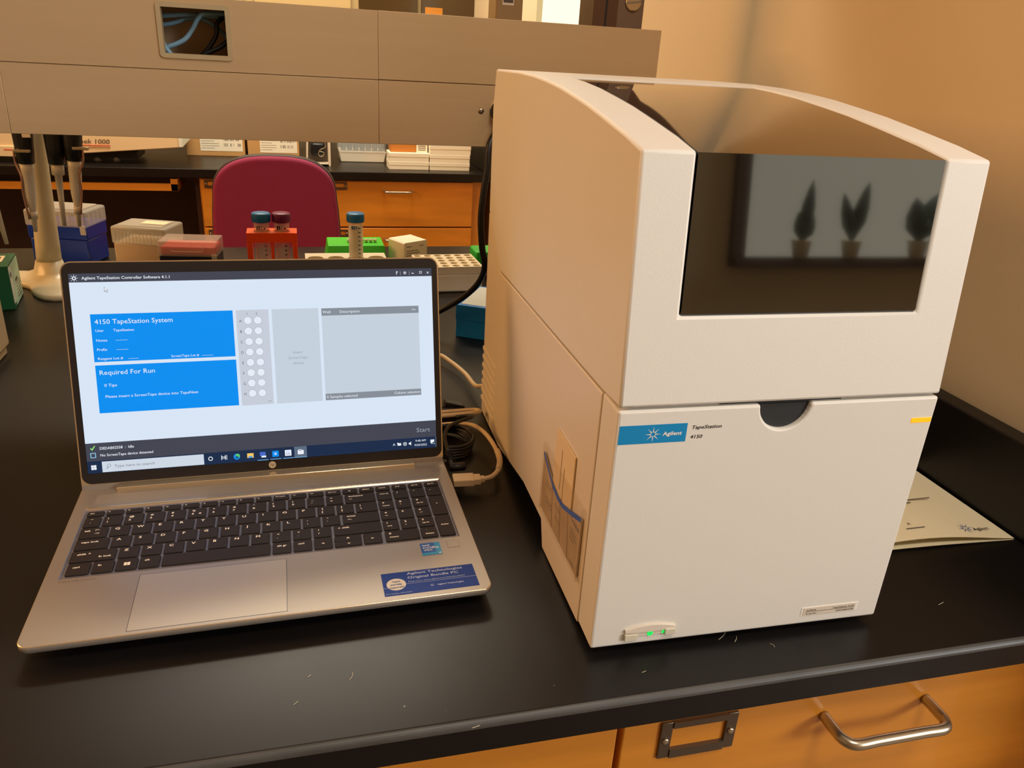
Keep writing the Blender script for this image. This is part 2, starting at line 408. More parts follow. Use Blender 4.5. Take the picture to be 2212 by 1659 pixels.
# glass: follows the profile 1.3 mm below the skin
b = B()
ins = 0.0012
gl = [inward(i, 0.0010) for i in range(1, iback + 1)]
gl[0] = (gl[0][0] , gl[0][1] + ins)
gin = [inward(i, 0.0035) for i in range(1, iback + 1)]
pts = gl + gin[::-1]
b.prism(pts, lambda v, z, u: (u, v, z), us[1] + ins, us[2] - ins, GLASS)
glass = b.build('window', TS, smooth_angle=25); glass['label'] = 'dark tinted curved window'
# lower body
b = B()
bp = [(0.0350, 0.2127), (0.3875, 0.2051), (0.4612, 0.2590), (0.4570, 0.083), (0.4560, 0.001), (0.352, 0.003), (0.229, 0.0250), (0.1577, 0.0262), (0.147, 0.0010), (0.0350, 0.0045)]
b.prism(bp, lambda v, z, u: (u, v, z), 0.0, TW, CASE2)
b.build('body', TS, bevel=0.0012)
# front door with half round finger notch
b = B()
zt, zb = 0.2143, 0.0075
nc, nr = 0.1286, 0.0205
ol = [(0.0, zb), (TW, zb), (TW, zt)]
for k in range(19):
    a = -PI * k / 18
    ol.append((nc + nr * math.cos(a), zt + nr * math.sin(a)))
ol.append((0.0, zt))
b.prism(ol, lambda u, z, v: (u, v, z), 0.0, 0.0335, CASE)
b.build('front_door', TS, bevel=0.0018)
b = B()
ol = [(nc + (nr + .0002) * math.cos(PI + PI * k / 18), zt - .001 + (nr - .0008) * math.sin(PI + PI * k / 18)) for k in range(19)]
b.prism(ol, lambda u, z, v: (u, v, z), 0.0040, 0.012, HANDLE)
b.box(nc - .020, nc + .020, 0.005, 0.02, zt - .002, zt + .0018, GAP)
o = b.build('finger_recess', TS); o['label'] = 'half round black finger recess'
b = B(); b.box(0.078, 0.176, 0.0045, 0.03, 0.2140, 0.2170, GAP); b.box(.004, TW - .004, .008, .03, .2140, .2168, CASE2); b.build('seam_gasket', TS)
# badge
v0 = -0.0002
b = B()
BLUE = flat('badge blue', (0, 134, 192), 0.4)
b.prism([(0.0018, 0.1887), (0.0527, 0.1887), (0.0527, 0.2032), (0.0018, 0.2032)], lambda u, z, v: (u, v, z), v0, 0.0005, BLUE)
def spark(bb, c, U, V, s, m, off=(0, 0, 0), n=8, dots=4):
    c = Vector(c); U = Vector(U); V = Vector(V)
    for k in range(n):
        a = 2 * PI * k / n
        d = U * math.cos(a) + V * math.sin(a)
        for j in range(dots):
            rr = s * (0.36 + 0.20 * j); bb.disc(c + d * rr, s * (0.105 - 0.02 * j), U, V, m, 8)
b_c = (0.0272, v0 - .0002, 0.1958)
spark(b, b_c, X3, Z3, 0.0056, WHITE)
b.text('Agilent', (0.0343, v0 - .0002, 0.1944), X3, Z3, 0.0030, WHITE, w=0.0148, bold=0.025, shear=0.12)
b.build('badge', TS)
b = B()
b.text('TapeStation', (0.0566, v0, 0.1982), X3, Z3, 0.0028, INK, w=0.0230, bold=0.012, shear=0.2)
b.text('4150', (0.0562, v0, 0.1907), X3, Z3, 0.0028, INK, w=0.0094, bold=0.012, shear=0.2)
b.build('model_lettering', TS)
b = B(); ORANGE = mat('orange status lamp', (255, 160, 20), 0.4, emis=(255, 160, 10), estr=0.85)
b.box(0.2385, 0.2562, -0.0004, 0.012, 0.1932, 0.1972, ORANGE, 0.0002); o = b.build('status_lamp', TS); o['label'] = 'glowing orange status lamp'
# power button
b = B()
zc = 0.0190
arc = [(0.0270 + 0.043 * k / 10, 0.0232 + 0.0035 * math.sin(PI * k / 10)) for k in range(11)]
bot = [(0.0700 - 0.043 * k / 10, 0.0205 - 0.0005 * math.sin(PI * k / 10)) for k in range(11)]
b.prism(arc + bot, lambda u, z, v: (u, v, z), -0.0022, 0.001, CASE2, 0.0003)
b.box(0.0375, 0.0600, -0.0009, 0.001, 0.0155, 0.0203, CASE2, .0003)
b.box(0.0268, 0.0372, -0.0032, 0.001, 0.0135, 0.0195, WHITEP, .0004); b.box(0.0608, 0.0695, -0.0032, 0.001, 0.0155, 0.0212, WHITEP, .0004)
b.build('power_bar', TS)
b = B(); GREEN = emi('green power light', (40, 235, 95), 1.3)
b.disc((0.0487, -0.0013, 0.0176), 0.0024, X3, Z3, GREEN, 18)
b.disc((0.0487, -0.0014, 0.0176), 0.0013, X3, Z3, flat('pale green', (20, 150, 60)), 14, rin=0.0009)
b.box(0.0590, 0.0602, -0.0012, 0, 0.0160, 0.0195, GREEN); o = b.build('power_light', TS); o['label'] = 'green glowing power light'
# serial plate
b = B()
b.box(0.1838, 0.2380, -0.0003, 0.002, 0.0155, 0.0245, flat('serial plate rim', (236, 230, 220)), 0.0002)
b.box(0.1860, 0.2352, -0.0006, 0.002, 0.0163, 0.0238, flat('serial plate', (214, 200, 180)))
vv = -0.0008
b.text('G2992A', (0.1885, vv, 0.0207), X3, Z3, 0.0016, INK, w=0.0092); b.text('TapeStation 4150', (0.2338, vv, 0.0207), X3, Z3, 0.0016, INK, w=0.0205, align='RIGHT')
b.text('Serial No.', (0.1885, vv, 0.0173), X3, Z3, 0.0015, INK, w=0.0105); b.text('DEDAB02558', (0.2338, vv, 0.0173), X3, Z3, 0.0016, INK, w=0.0165, align='RIGHT')
b.face([(0.188, vv, .0199), (0.234, vv, .0199), (0.234, vv, .0202), (0.188, vv, .0202)], INK)
b.build('serial_plate', TS)
# vent louvres on the rear left edge
for k in range(7):
    z = 0.0905 - k * 0.0113
    b = B()
    b.prism([(0.4575, z + .0005), (0.4575, z - .0045), (0.400, z - .0025), (0.386, z - .0012)], lambda v, zz, u: (u, v, zz), -0.0013, 0.001, CASE2, 0.0005)
    b.build('vent_louvre', TS)
for u in (0.03, TW - .03):
    for v in (0.07, 0.43):
        b = B(); b.lathe([(0.011, 0), (0.011, 0.008)], (u, v, 0.0003), BLACKR, 18); b.build('rubber_foot', TS)

# document pouch with booklet on the left side of the instrument
def on_side(v, z, u): # world point for a point of the instrument
    c, s = math.cos(math.radians(-1.77)), math.sin(math.radians(-1.77))
    return (0.2056 + c * u - s * v, 0.0548 + s * u + c * v, z)
pt_ = thing('document_pouch', 'clear plastic document pouch with blue strip on the instrument side', 'pouch', on_side(0.098, 0.0416, -0.0005), math.radians(-1.77))
def pq(v, z): return (v - 0.098, z - 0.0416)   # local y, z
b = B()
SHEET = mat('faded print', (182, 158, 128), 0.35, var=0.22, vscale=45, vstretch=(1, 1, .5))
ol = [pq(.1560, .1000), pq(.1435, .0935), pq(.121, .084), pq(.092, .082), pq(.0435, .0985), pq(.0435, .0440), pq(.1560, .0430)]
b.prism(ol, lambda v, z, u: (u, v, z), -0.0016, -0.0002, SHEET)
u0 = -0.0018
def sidetext(bb, txt, v, z, h, w, m): bb.text(txt, (u0,) + pq(v, z), (0, -1, 0), Z3, h, m, w=w)
sidetext(b, 'CrossLab', .067, .0845, .0042, .021, flat('navy ink', (60, 80, 130)))
for (v, z, w) in ((.145, .077, .02), (.145, .073, .017), (.14, .062, .02), (.14, .058, .022), (.115, .070, .018), (.11, .060, .016), (.068, .076, .016), (.068, .072, .018), (.068, .068, .013)):
    b.face([(u0,) + pq(v, z), (u0,) + pq(v - w, z), (u0,) + pq(v - w, z + .0009), (u0,) + pq(v, z + .0009)], INKG)
sidetext(b, 'Agilent', .062, .0475, .0026, .012, INK)
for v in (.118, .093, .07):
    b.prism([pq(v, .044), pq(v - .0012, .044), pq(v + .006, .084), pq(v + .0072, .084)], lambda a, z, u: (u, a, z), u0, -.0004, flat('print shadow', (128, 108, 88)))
b.build('printed_sheet', pt_)
b = B()
STRIP = flat('blue strip', (10, 100, 215), 0.35)
top = [(.1560, .1020), (.1435, .0960), (.121, .0862), (.105, .0842), (.092, .0845), (.0700, .0915), (.0435, .1010)]
low = [(v, z - .0044) for v, z in top]
for i in range(len(top) - 1):
    b.face([(u0 - .0003,) + pq(*low[i]), (u0 - .0003,) + pq(*low[i + 1]), (u0 - .0003,) + pq(*top[i + 1]), (u0 - .0003,) + pq(*top[i])], STRIP)
b.build('blue_strip', pt_)
b = B()
FILM = mat('clear film', (215, 190, 150), 0.12, alpha=0.10)
b.box(-0.0028, -0.0021, *[pq(.0402, 0)[0], pq(.1567, 0)[0]], 0.0, 0.0684, FILM)
for q in ((.0402, .0420), (.1549, .1567)):
    b.box(-0.0031, -0.0001, pq(q[0], 0)[0], pq(q[1], 0)[0], 0, 0.0684, FILM)
b.box(-0.0031, -0.0001, pq(.0402, 0)[0], pq(.1567, 0)[0], 0, 0.0016, FILM)
b.build('film', pt_)
o = B()
o.prism([(.0733, .0450), (.1262, .0450), (.1262, .1385), (.0733, .1385)], lambda v, z, u: on_side(v, z, u), -0.0020 + .0004, -0.0004, flat('card stock', (226, 200, 158), .6))
for (v, w, z0) in ((.106, .0008, .1), (.097, .0008, .095)):
    o.prism([(v, z0 - .01), (v + w, z0 - .01), (v + w, z0 + .028 - (v < .1) * .008), (v, z0 + .028 - (v < .1) * .008)], lambda a, z, u: on_side(a, z, u), -0.0018, -0.0010, INKG)
tag(o.build('service_card'), 'tan folded card standing up out of the clear pouch', 'card')

# ================================================================ LAPTOP
LA = math.radians(0.75)
LT = thing('laptop', 'open silver laptop with lit screen beside the ivory instrument', 'laptop', (-0.2149, 0.1247, 0.0), LA)
mm = 0.001
ZT = 0.0178
# base: shell with rounded corners and a sunk keyboard well
def rrect(x0, x1, y0, y1, r, n=5):
    P = []
    for cx, cy, a0 in ((x1 - r, y0 + r, -PI / 2), (x1 - r, y1 - r, 0), (x0 + r, y1 - r, PI / 2), (x0 + r, y0 + r, PI)):
        for k in range(n + 1):
            a = a0 + PI / 2 * k / n; P.append((cx + r * math.cos(a), cy + r * math.sin(a)))
    return P
b = B()
def ring(z, ins, r=0.009): return [b.bm.verts.new((x, y, z)) for x, y in rrect(ins, .3594 - ins, ins, .2339, max(r - ins * .3, .003), 6)]
rs = [ring(0.0045, 0.024), ring(0.0090, 0.010), ring(0.0112, 0.0016), ring(0.0122, 0.0003), ring(ZT - .0005, 0.0), ring(ZT, 0.0007)]
ia, ie = b.mi(ALU), b.mi(ALUE)
for k, (p, q) in enumerate(zip(rs, rs[1:])):
    for j in range(len(p)):
        f = b.bm.faces.new((p[j], p[(j + 1) % len(p)], q[(j + 1) % len(p)], q[j])); f.material_index = ie if k in (4,) else ia; f.smooth = True
f = b.bm.faces.new(rs[0][::-1]); f.material_index = b.mi(BLACKP)
# top face as four strips around the well (11.2..347.4, 80..188.4)
kx0, kx1, ky0, ky1 = .0112, .3474, .0800, .1884
outer = rs[-1]; n = len(outer)
well = [b.bm.verts.new(p) for p in ((kx0, ky0, ZT), (kx1, ky0, ZT), (kx1, ky1, ZT), (kx0, ky1, ZT))]
# corner groups: 7 verts each, order: right-front, right-back, left-back, left-front
c = [outer[i * 7:(i + 1) * 7] for i in range(4)]
mid = [3, 3, 3, 3]
def tf(vs): f = b.bm.faces.new(vs); f.material_index = ia
tf(c[3][3:] + c[0][:4] + [well[1], well[0]])
tf(c[0][3:] + c[1][:4] + [well[2], well[1]])
tf(c[1][3:] + c[2][:4] + [well[3], well[2]])
tf(c[2][3:] + c[3][:4] + [well[0], well[3]])
wz = ZT - 0.0014
wb = [b.bm.verts.new((v.co.x + (0.0012 if v.co.x < .1 else -.0012), v.co.y + (.0012 if v.co.y < .1 else -.0012), wz)) for v in well]
for j in range(4):
    f = b.bm.faces.new((well[j], well[(j + 1) % 4], wb[(j + 1) % 4], wb[j])); f.material_index = ie if j == 2 else b.mi(KEYBED)
f = b.bm.faces.new(wb); f.material_index = b.mi(KEYBED)
b.build('base', LT)
# rubber feet under the base
for (x, y) in ((.05, .04), (.31, .04), (.05, .195), (.31, .195)):
    b = B(); b.box(x - .02, x + .02, y - .004, y + .004, 0.0003, 0.0048, BLACKR, .001); b.build('rubber_foot', LT)
# speaker grille: strip with fine slots
b = B()
GR = mat('perforated aluminium', (140, 128, 112), 0.5, metal=0.4)
def grille_nodes():
    nt = GR.node_tree; p = nt.nodes['Principled BSDF']
    tc = nt.nodes.new('ShaderNodeTexCoord'); w = nt.nodes.new('ShaderNodeTexVoronoi'); w.inputs['Scale'].default_value = 800; w.inputs['Randomness'].default_value = 0
    nt.links.new(tc.outputs['Object'], w.inputs['Vector'])
    r = nt.nodes.new('ShaderNodeValToRGB'); r.color_ramp.elements[0].color = rgb(92, 83, 73); r.color_ramp.elements[1].color = rgb(160, 148, 130)
    r.color_ramp.elements[0].position = .2; r.color_ramp.elements[1].position = .45
    nt.links.new(w.outputs['Distance'], r.inputs[0]); nt.links.new(r.outputs[0], p.inputs['Base Color'])
grille_nodes()
b.box(.0165, .3430, .1955, .2125, ZT - .001, ZT + .00015, GR); b.build('speaker_grille', LT)
# raised lip along the back of the well
b = B(); b.box(kx0 - .001, kx1 + .0005, ky1 - .0002, ky1 + .0016, ZT - .0005, ZT + .0004, ALUE, .0002); b.build('well_lip', LT)
# hinge bar
b = B(); b.box(.0335, .3265, .2150, .2262, ZT - .006, ZT + .0048, ALUE, .0010); b.box(.0345, .3255, .2262, .2300, ZT - .004, ZT + .007, ALU, .001); b.build('hinge', LT)
# touchpad
b = B()
b.box(.0738, .1916, .0040, .0746, ZT - .0008, ZT + .00004, flat('dark touchpad gap', (44, 44, 60), .4)); b.box(.0742, .1912, .0044, .0742, ZT - .0006, ZT + .00016, PAD, .0001)
b.build('touchpad', LT)
# stickers
b = B(); NAVY = flat('navy sticker', (22, 52, 124), 0.5, spec=0.2)
zs = ZT + .00025
b.box(.2688, .3490, .0064, .0366, ZT, ZT + .0002, NAVY)
b.disc((.2800, .0205, zs), 1.0, (.0082, 0, 0), (0, .0078, 0), flat('sticker oval', (200, 190, 170)), 28)
for i, (s_, w) in enumerate((('Tested', .0070), ('and fully', .0100), ('supported', .0120))):
    b.text(s_, (.2800, .0232 - i * .0038, zs + .0001), X3, Y3, .0020, NAVY, w=w, align='CENTER', bold=.02)
STX = flat('sticker text', (170, 178, 200))
b.text('Agilent Technologies', (.2905, .0318, zs), X3, Y3, .0031, STX, w=.0485, bold=.01)
b.text('Original Bundle PC', (.2905, .0262, zs), X3, Y3, .0031, STX, w=.0440, bold=.01)
b.text('Read more: www.agilent.com/chem/bundlePC', (.2905, .0215, zs), X3, Y3, .0014, STX, w=.0490)
b.face([(.288, .0196, zs), (.349, .0196, zs), (.349, .0199, zs), (.288, .0199, zs)], STX); b.face([(.2688, .0166, zs), (.2735, .0166, zs), (.2735, .0169, zs), (.2688, .0169, zs)], STX)
spark(b, (.3095, .0140, zs), X3, Y3, .0024, STX, n=8, dots=2)
b.text('Agilent Technologies', (.3140, .0132, zs), X3, Y3, .0017, STX, w=.0225, bold=.02)
b.text('Part number 5974-0014', (.2700, .0082, zs), X3, Y3, .0012, STX, w=.0215)
o = b.build('bundle_sticker', LT); o['label'] = 'navy blue sticker with white oval'
b = B(); CB = flat('processor sticker blue', (0, 74, 150), .3); CC = flat('processor sticker teal', (0, 130, 175), .3)
b.box(.3085, .3265, .0563, .0748, ZT, ZT + .0002, CB); b.face([(.3215, .0563, zs), (.3265, .0563, zs), (.3265, .0748, zs), (.3215, .0748, zs)], CC); b.face([(.3085, .0563, zs), (.3215, .0563, zs), (.3215, .0600, zs), (.3085, .0600, zs)], CC)
b.text('intel', (.3102, .0702, zs + .0001), X3, Y3, .0022, WHITE, w=.0065, bold=.02); b.text('CORe', (.3102, .0658, zs + .0001), X3, Y3, .0030, WHITE, w=.0145, bold=.01); b.text('vPRO', (.3105, .0628, zs + .0001), X3, Y3, .0018, WHITE, w=.0080, bold=.02); b.text('i5', (.3235, .0575, zs + .0001), X3, Y3, .0017, WHITE, w=.0024, bold=.02)
o = b.build('processor_sticker', LT); o['label'] = 'square blue and teal processor sticker'
b = B(); b.box(.3330, .3440, .0640, .0750, ZT - .0002, ZT + .0001, flat('sensor edge', (120, 108, 92))); b.box(.3333, .3437, .0643, .0747, ZT, ZT + .0002, ALU); b.build('fingerprint_sensor', LT)
b = B(); b.text('PROBOOK', (.0125, .0752, ZT + .0001), X3, Y3, .0022, flat('engraved lettering', (122, 106, 88)), w=.029); b.build('engraved_lettering', LT)
b = B(); b.box(.3590, .3597, .190, .2035, .0118, .0158, BLACKP); b.box(.3590, .3597, .165, .176, .0122, .0155, BLACKP); b.build('port', LT)
# keyboard
KB = B(); KB.box(kx0 + .0016, kx1 - .0016, ky0 + .0016, ky1 - .0016, ZT - .0016, wz + .00015, KEYBED); KBo = KB.build('keyboard', LT)
def key(l, r, top, bot, legs):
    b = B(); l, r, top, bot = l * mm, r * mm, top * mm, bot * mm
    z0 = wz + .0001; z1 = ZT + 0.0007
    ch = .0004
    P0 = rrect(l - .0001, r + .0001, bot - .0001, top + .0001, .0013, 2); P1 = rrect(l, r, bot, top, .0013, 2); P2 = rrect(l + ch, r - ch, bot + ch, top - ch, .0011, 2)
    R = [[b.bm.verts.new((x, y, z)) for x, y in P] for P, z in ((P0, z0), (P1, z1 - .0004), (P2, z1))]
    k = b.mi(KEYS)
    for p, q in zip(R, R[1:]):
        for j in range(len(p)):
            f = b.bm.faces.new((p[j], p[(j + 1) % len(p)], q[(j + 1) % len(p)], q[j])); f.material_index = k
    b.bm.faces.new(R[-1]).material_index = k
    for (s_, x, y, h, w) in legs:
        b.text(s_, (l + x * mm, top - y * mm - h * .06 * mm, z1 + .00012), X3, Y3, h * 1.14 * mm, LEG, w=(w * mm if w else None), bold=.022, wfac=1.22)
    o = b.build('key', KBo)
    return o
def arrow(s_): return s_
rowsT = {1: 171.6, 2: 153.6, 3: 135.7, 4: 117.8, 5: 99.8}
KH = 15.7
def K(row, l, r, legs, h=KH): return key(l, r, rowsT[row], rowsT[row] - h, legs)
p = 18.2; kw = 15.9
# function row
fr_names = ['esc', 'f1', 'f2', 'f3', 'f4', 'f5', 'f6', 'f7', 'f8', 'f9', 'f10 insert', 'f11', 'f12', 'prt scr', 'power', 'delete']
fx0 = 14.2; fp = (278.2 - 14.2 + 2.2) / 16
for i, nm in enumerate(fr_names):
    lg = [(nm, 2.6, 4.2, 1.5, None)] if nm in ('esc', 'delete', 'prt scr', 'power') else [(nm, 1.6, 3.4, 1.2, None)]
    if nm == 'power': lg = [('o', 5.5, 4.6, 2.2, None)]
    key(fx0 + fp * i, fx0 + fp * (i + 1) - 2.2, 181.6, 174.4, lg)
npx = [280.0, 296.7, 313.5, 330.2]; nw = 14.4
for x, nm in zip(npx, ('home', 'end', 'pg up', 'pg dn')): key(x, x + nw, 181.6, 174.4, [(nm, 3.2, 4.2, 1.5, None)])
# number row
K(1, 14.2, 27.8, [('~', 5, 5, 2, None), ('`', 5.2, 11.5, 2, None)])
for i, (a, c_) in enumerate(zip('!@#$%^&*()_+', '1234567890-=')):
    l = 30.2 + p * i; lg = [(a, 3.6, 6.0, 2.2, None), (c_, 3.6, 11.2, 2.2, None)]
    if c_ == '5': lg.append(('€', 9.5, 11.2, 2.0, None))
    K(1, l, l + kw, lg)
K(1, 248.6, 278.0, [('backspace', 3.5, 5.5, 1.8, 14), ('<-', 3.6, 10.5, 1.6, 3.0)])
for x, nm in zip(npx, ('num lk', '/', '*', '-')): K(1, x, x + nw, [(nm, 3.0, 6.2, 1.6 if len(nm) > 1 else 2.3, None)])
# qwerty
K(2, 14.2, 36.9, [('tab', 3.6, 6.0, 2.0, None), ('|<-', 12.5, 5.0, 1.6, 3.6), ('->|', 12.5, 10.5, 1.6, 3.6)])
for i, a in enumerate('QWERTYUIOP'): K(2, 39.2 + p * i, 39.2 + p * i + kw, [(a, 3.8, 6.4, 2.7, None)])
for i, (a, c_) in enumerate((('{', '['), ('}', ']'))): K(2, 39.2 + p * (10 + i), 39.2 + p * (10 + i) + kw, [(a, 3.8, 6.0, 2.3, None), (c_, 3.8, 11.6, 2.3, None)])
K(2, 257.7, 278.0, [('|', 3.8, 6.0, 2.3, None), ('\\', 3.8, 11.6, 2.3, None)])
# home row
K(3, 14.2, 40.9, [('caps lock', 4.5, 6.2, 2.0, 14)])
for i, a in enumerate('ASDFGHJKL'): K(3, 43.2 + p * i, 43.2 + p * i + kw, [(a, 3.8, 6.4, 2.7, None)])
for i, (a, c_) in enumerate(((':', ';'), ('"', "'"))): K(3, 43.2 + p * (9 + i), 43.2 + p * (9 + i) + kw, [(a, 3.8, 6.0, 2.0, None), (c_, 3.8, 11.2, 2.0, None)])
K(3, 243.8, 278.0, [('enter', 3.8, 5.5, 2.0, None), ('<-', 4.2, 10.8, 1.7, 4.0)])
# shift row
K(4, 14.2, 49.8, [('shift', 5, 6.6, 2.0, 7.0), ('^', 13.5, 7.0, 2.6, 2.2), ('fn lock', 22.5, 12.0, 2.0, 10)])
for i, a in enumerate('ZXCVBNM'): K(4, 52.2 + p * i, 52.2 + p * i + kw, [(a, 3.8, 6.4, 2.7, None)])
for i, (a, c_) in enumerate((('<', ','), ('>', '.'), ('?', '/'))): K(4, 52.2 + p * (7 + i), 52.2 + p * (7 + i) + kw, [(a, 4.0, 6.0, 2.0, None), (c_, 4.0, 11.2, 2.0, None)])
K(4, 234.6, 278.0, [('^', 3.5, 7.0, 2.6, 2.2), ('shift', 7.2, 6.2, 2.0, None)])
# bottom row
K(5, 15.0, 32.8, [('ctrl', 4.5, 7.0, 2.0, None)]); K(5, 34.6, 51.0, [('fn', 4, 7.0, 2.0, None)])
ko = K(5, 52.8, 69.3, [])
K(5, 71.0, 87.2, [('alt', 4, 6.5, 2.0, None)])
K(5, 89.0, 177.9, []); K(5, 179.9, 195.8, [('alt gr', 3.8, 6.6, 2.0, None)]); K(5, 197.8, 213.9, [('ctrl', 4, 6.6, 2.0, None)])
K(5, 215.8, 231.9, [('<', 6.5, 10.0, 2.4, None)])
key(233.9, 258.0, 99.8, 92.2, [('^', 10.5, 6.5, 3.2, 3.0)]); key(233.9, 258.0, 91.6, 84.1, [('v', 10.8, 5.4, 2.0, 3.0)])
K(5, 260.0, 276.5, [('>', 6.5, 10.0, 2.4, None)])
b = B()
for dx in (0, 1):
    for dy in (0, 1): b.face([(x, y, ZT + .00085) for x, y in ((.0590 + dx * .0026, .0895 + dy * .0022), (.0613 + dx * .0026, .0895 + dy * .0022), (.0613 + dx * .0026, .0915 + dy * .0022), (.0590 + dx * .0026, .0915 + dy * .0022))], LEG)
b.build('window_emblem', KBo)
# number pad
for x, (a, c_) in zip(npx, (('7', 'home'), ('8', '^'), ('9', 'pg up'))): K(2, x, x + nw, [(a, 3.4, 5.8, 2.3, None), (c_, 3.4, 10.5, 1.5, None)])
for x, (a, c_) in zip(npx, (('4', '<-'), ('5', ''), ('6', '->'))): K(3, x, x + nw, [(a, 3.4, 5.8, 2.3, None)] + ([(c_, 3.4, 10.3, 1.5, 3)] if c_ else []))
for x, (a, c_) in zip(npx, (('1', 'end'), ('2', 'v'), ('3', 'pg dn'))): K(4, x, x + nw, [(a, 3.4, 5.8, 2.3, None), (c_, 3.4, 10.6, 1.5, None)])
key(279.8, 311.2, 99.8, 84.1, [('0', 3.4, 5.8, 2.3, None), ('insert', 3.6, 11.2, 1.8, None)])
key(313.2, 328.0, 99.8, 84.1, [('.', 5, 5, 2.0, None), ('delete', 3.2, 11.4, 1.7, None)])
key(330.2, 344.6, 153.6, 120.0, [('+', 5, 15, 2.0, None)]); key(330.2, 344.6, 117.8, 84.1, [('enter', 3.2, 17, 1.8, None)])

# lid: local frame with x along the width, z up the lid (tilted back)
LID = bpy.data.objects.new('lid', None)
aL = 0.2565
def lidbuild(bb, name, par=None, **k):
    o = bb.build(name, par or LT, **k)
    return o
ly0, lz0 = 0.2290, 0.0334
def LP(u, w, d=0.0):   # d = towards the viewer
    return Vector((u, ly0 + w * math.sin(aL) - d * math.cos(aL), lz0 + w * math.cos(aL) + d * math.sin(aL)))
bpy.data.objects.remove(LID)
Lx = Vector((1, 0, 0)); Lz = Vector((0, math.sin(aL), math.cos(aL)))
b = B()
out = rrect(.0005, .3589, -.0195, .2050, .010, 7)
out_f = [(x, max(w, -.0195)) for x, w in out]
def lidprism(bb, ol, d0, d1, m, bev=0):
    bb.prism(ol, lambda u, w, d: LP(u, w, d), d0, d1, m, bev)
lidprism(b, out_f, -0.0062, -0.0006, ALU, 0.0012)
lid_o = b.build('lid', LT)
b = B(); lidprism(b, rrect(.0005, .3589, -.0192, .2050, .010, 7), -0.0006, 0.0002, ALUE); b.build('lid_rim', lid_o)
b = B(); lidprism(b, rrect(.0017, .3577, -.0108, .2038, .0088, 7), 0.0, 0.0007, BEZEL, .0002); b.build('bezel', lid_o)
# the aluminium chin below the bezel
b = B(); lidprism(b, [(.0008, -.0185), (.3586, -.0185), (.3586, -.0112), (.0008, -.0112)], 0.0, 0.0009, ALU, .0003); b.build('lid_chin', lid_o)
b = B(); b.disc(LP(.1797, .1992, .0009), .0024, Lx, Lz, flat('webcam ring', (58, 50, 48), .3), 24, rin=.0021); b.disc(LP(.1797, .1992, .00085), .0012, Lx, Lz, GAP, 18)
for u in (.146, .213): b.disc(LP(u, .1992, .0009), .0005, Lx, Lz, GAP, 8)
b.build('webcam', lid_o)
b = B(); b.disc(LP(.1797, -.0054, .0009), .0036, Lx, Lz, flat('logo cream', (222, 200, 165), .4), 28)
b.text('hp', LP(.1797, -.0066, .00105), Lx, Lz, .0036, GAP, w=.0040, align='CENTER', shear=.25, bold=-.01); b.build('maker_logo', lid_o)
# ---- screen contents
b = B(); D0 = .0010
def mk(u): return u * mm
def q(u0, u1, w0, w1, m, lev=0):
    d = D0 + lev * .00006
    b.face([LP(mk(u0), mk(w0), d), LP(mk(u1), mk(w0), d), LP(mk(u1), mk(w1), d), LP(mk(u0), mk(w1), d)], m)
def tx(s_, u, w, h, m, width=None, align='LEFT', lev=3, bold=0.0):
    b.text(s_, LP(mk(u), mk(w), D0 + lev * .00006), Lx, Lz, mk(h), m, w=(mk(width) if width else None), align=align, bold=bold)
UW = emi('screen white', (216, 229, 245)); UB = emi('screen blue', (0, 142, 240)); UD = emi('screen dark bar', (66, 69, 82)); UT = emi('screen taskbar', (24, 44, 74))
UG = emi('screen grey panel', (198, 205, 217)); UG2 = emi('screen cool panel', (196, 208, 220)); UH = emi('screen header grey', (134, 142, 152)); UX = emi('screen text white', (235, 240, 248)); UK = emi('screen text grey', (112, 118, 128)); UL = emi('screen text light', (150, 160, 172)); UC = emi('screen well', (228, 236, 246)); US = emi('screen search', (206, 216, 228))
X0, X1 = 7.6, 351.8; H = 193.6
b.prism([(mk(X0 - .6), mk(-.6)), (mk(X1 + .6), mk(-.6)), (mk(X1 + .6), mk(H + .6)), (mk(X0 - .6), mk(H + .6))], lambda u, w, d: LP(u, w, d), .0003, D0 - .0001, GAP)
q(X0, X1, 0, H, UW, 0)
q(X0, X1, 185.4, H, UD, 1)
q(X0, X1, 0, 30.1, UD, 1); q(X0, X1, 0, 12.2, UT, 2)
# title bar
def star(u, w, s_, m):
    c0 = LP(mk(u), mk(w), D0 + .0002)
    b.disc(c0, mk(s_ * .38), Lx, Lz, m, 16, rin=mk(s_ * .22))
    for k in range(8):
        a = PI * k / 4; d = Lx * math.cos(a) + Lz * math.sin(a); e = Lx * -math.sin(a) + Lz * math.cos(a)
        b.face([c0 + d * mk(s_ * .35) - e * mk(.25), c0 + d * mk(s_) , c0 + d * mk(s_ * .35) + e * mk(.25)], m)
star(12.3, 189.3, 4.2, UX)
tx('Agilent TapeStation Controller Software 4.1.1', 18.6, 188.0, 2.7, UX, 77.0, bold=.008)
tx('?', 314.2, 187.7, 3.4, UX, 2.2); tx('|', 318.8, 187.7, 3.2, UL, .4)
star(323.6, 189.2, 2.2, UX); tx('|', 328.0, 187.7, 3.2, UL, .4); q(330.6, 333.0, 188.2, 188.9, UX, 3)
q(339.0, 341.4, 188.2, 190.6, UX, 3); q(339.4, 341.0, 188.6, 190.2, UD, 4); tx('x', 346.5, 188.0, 3.2, UX, 2.5)
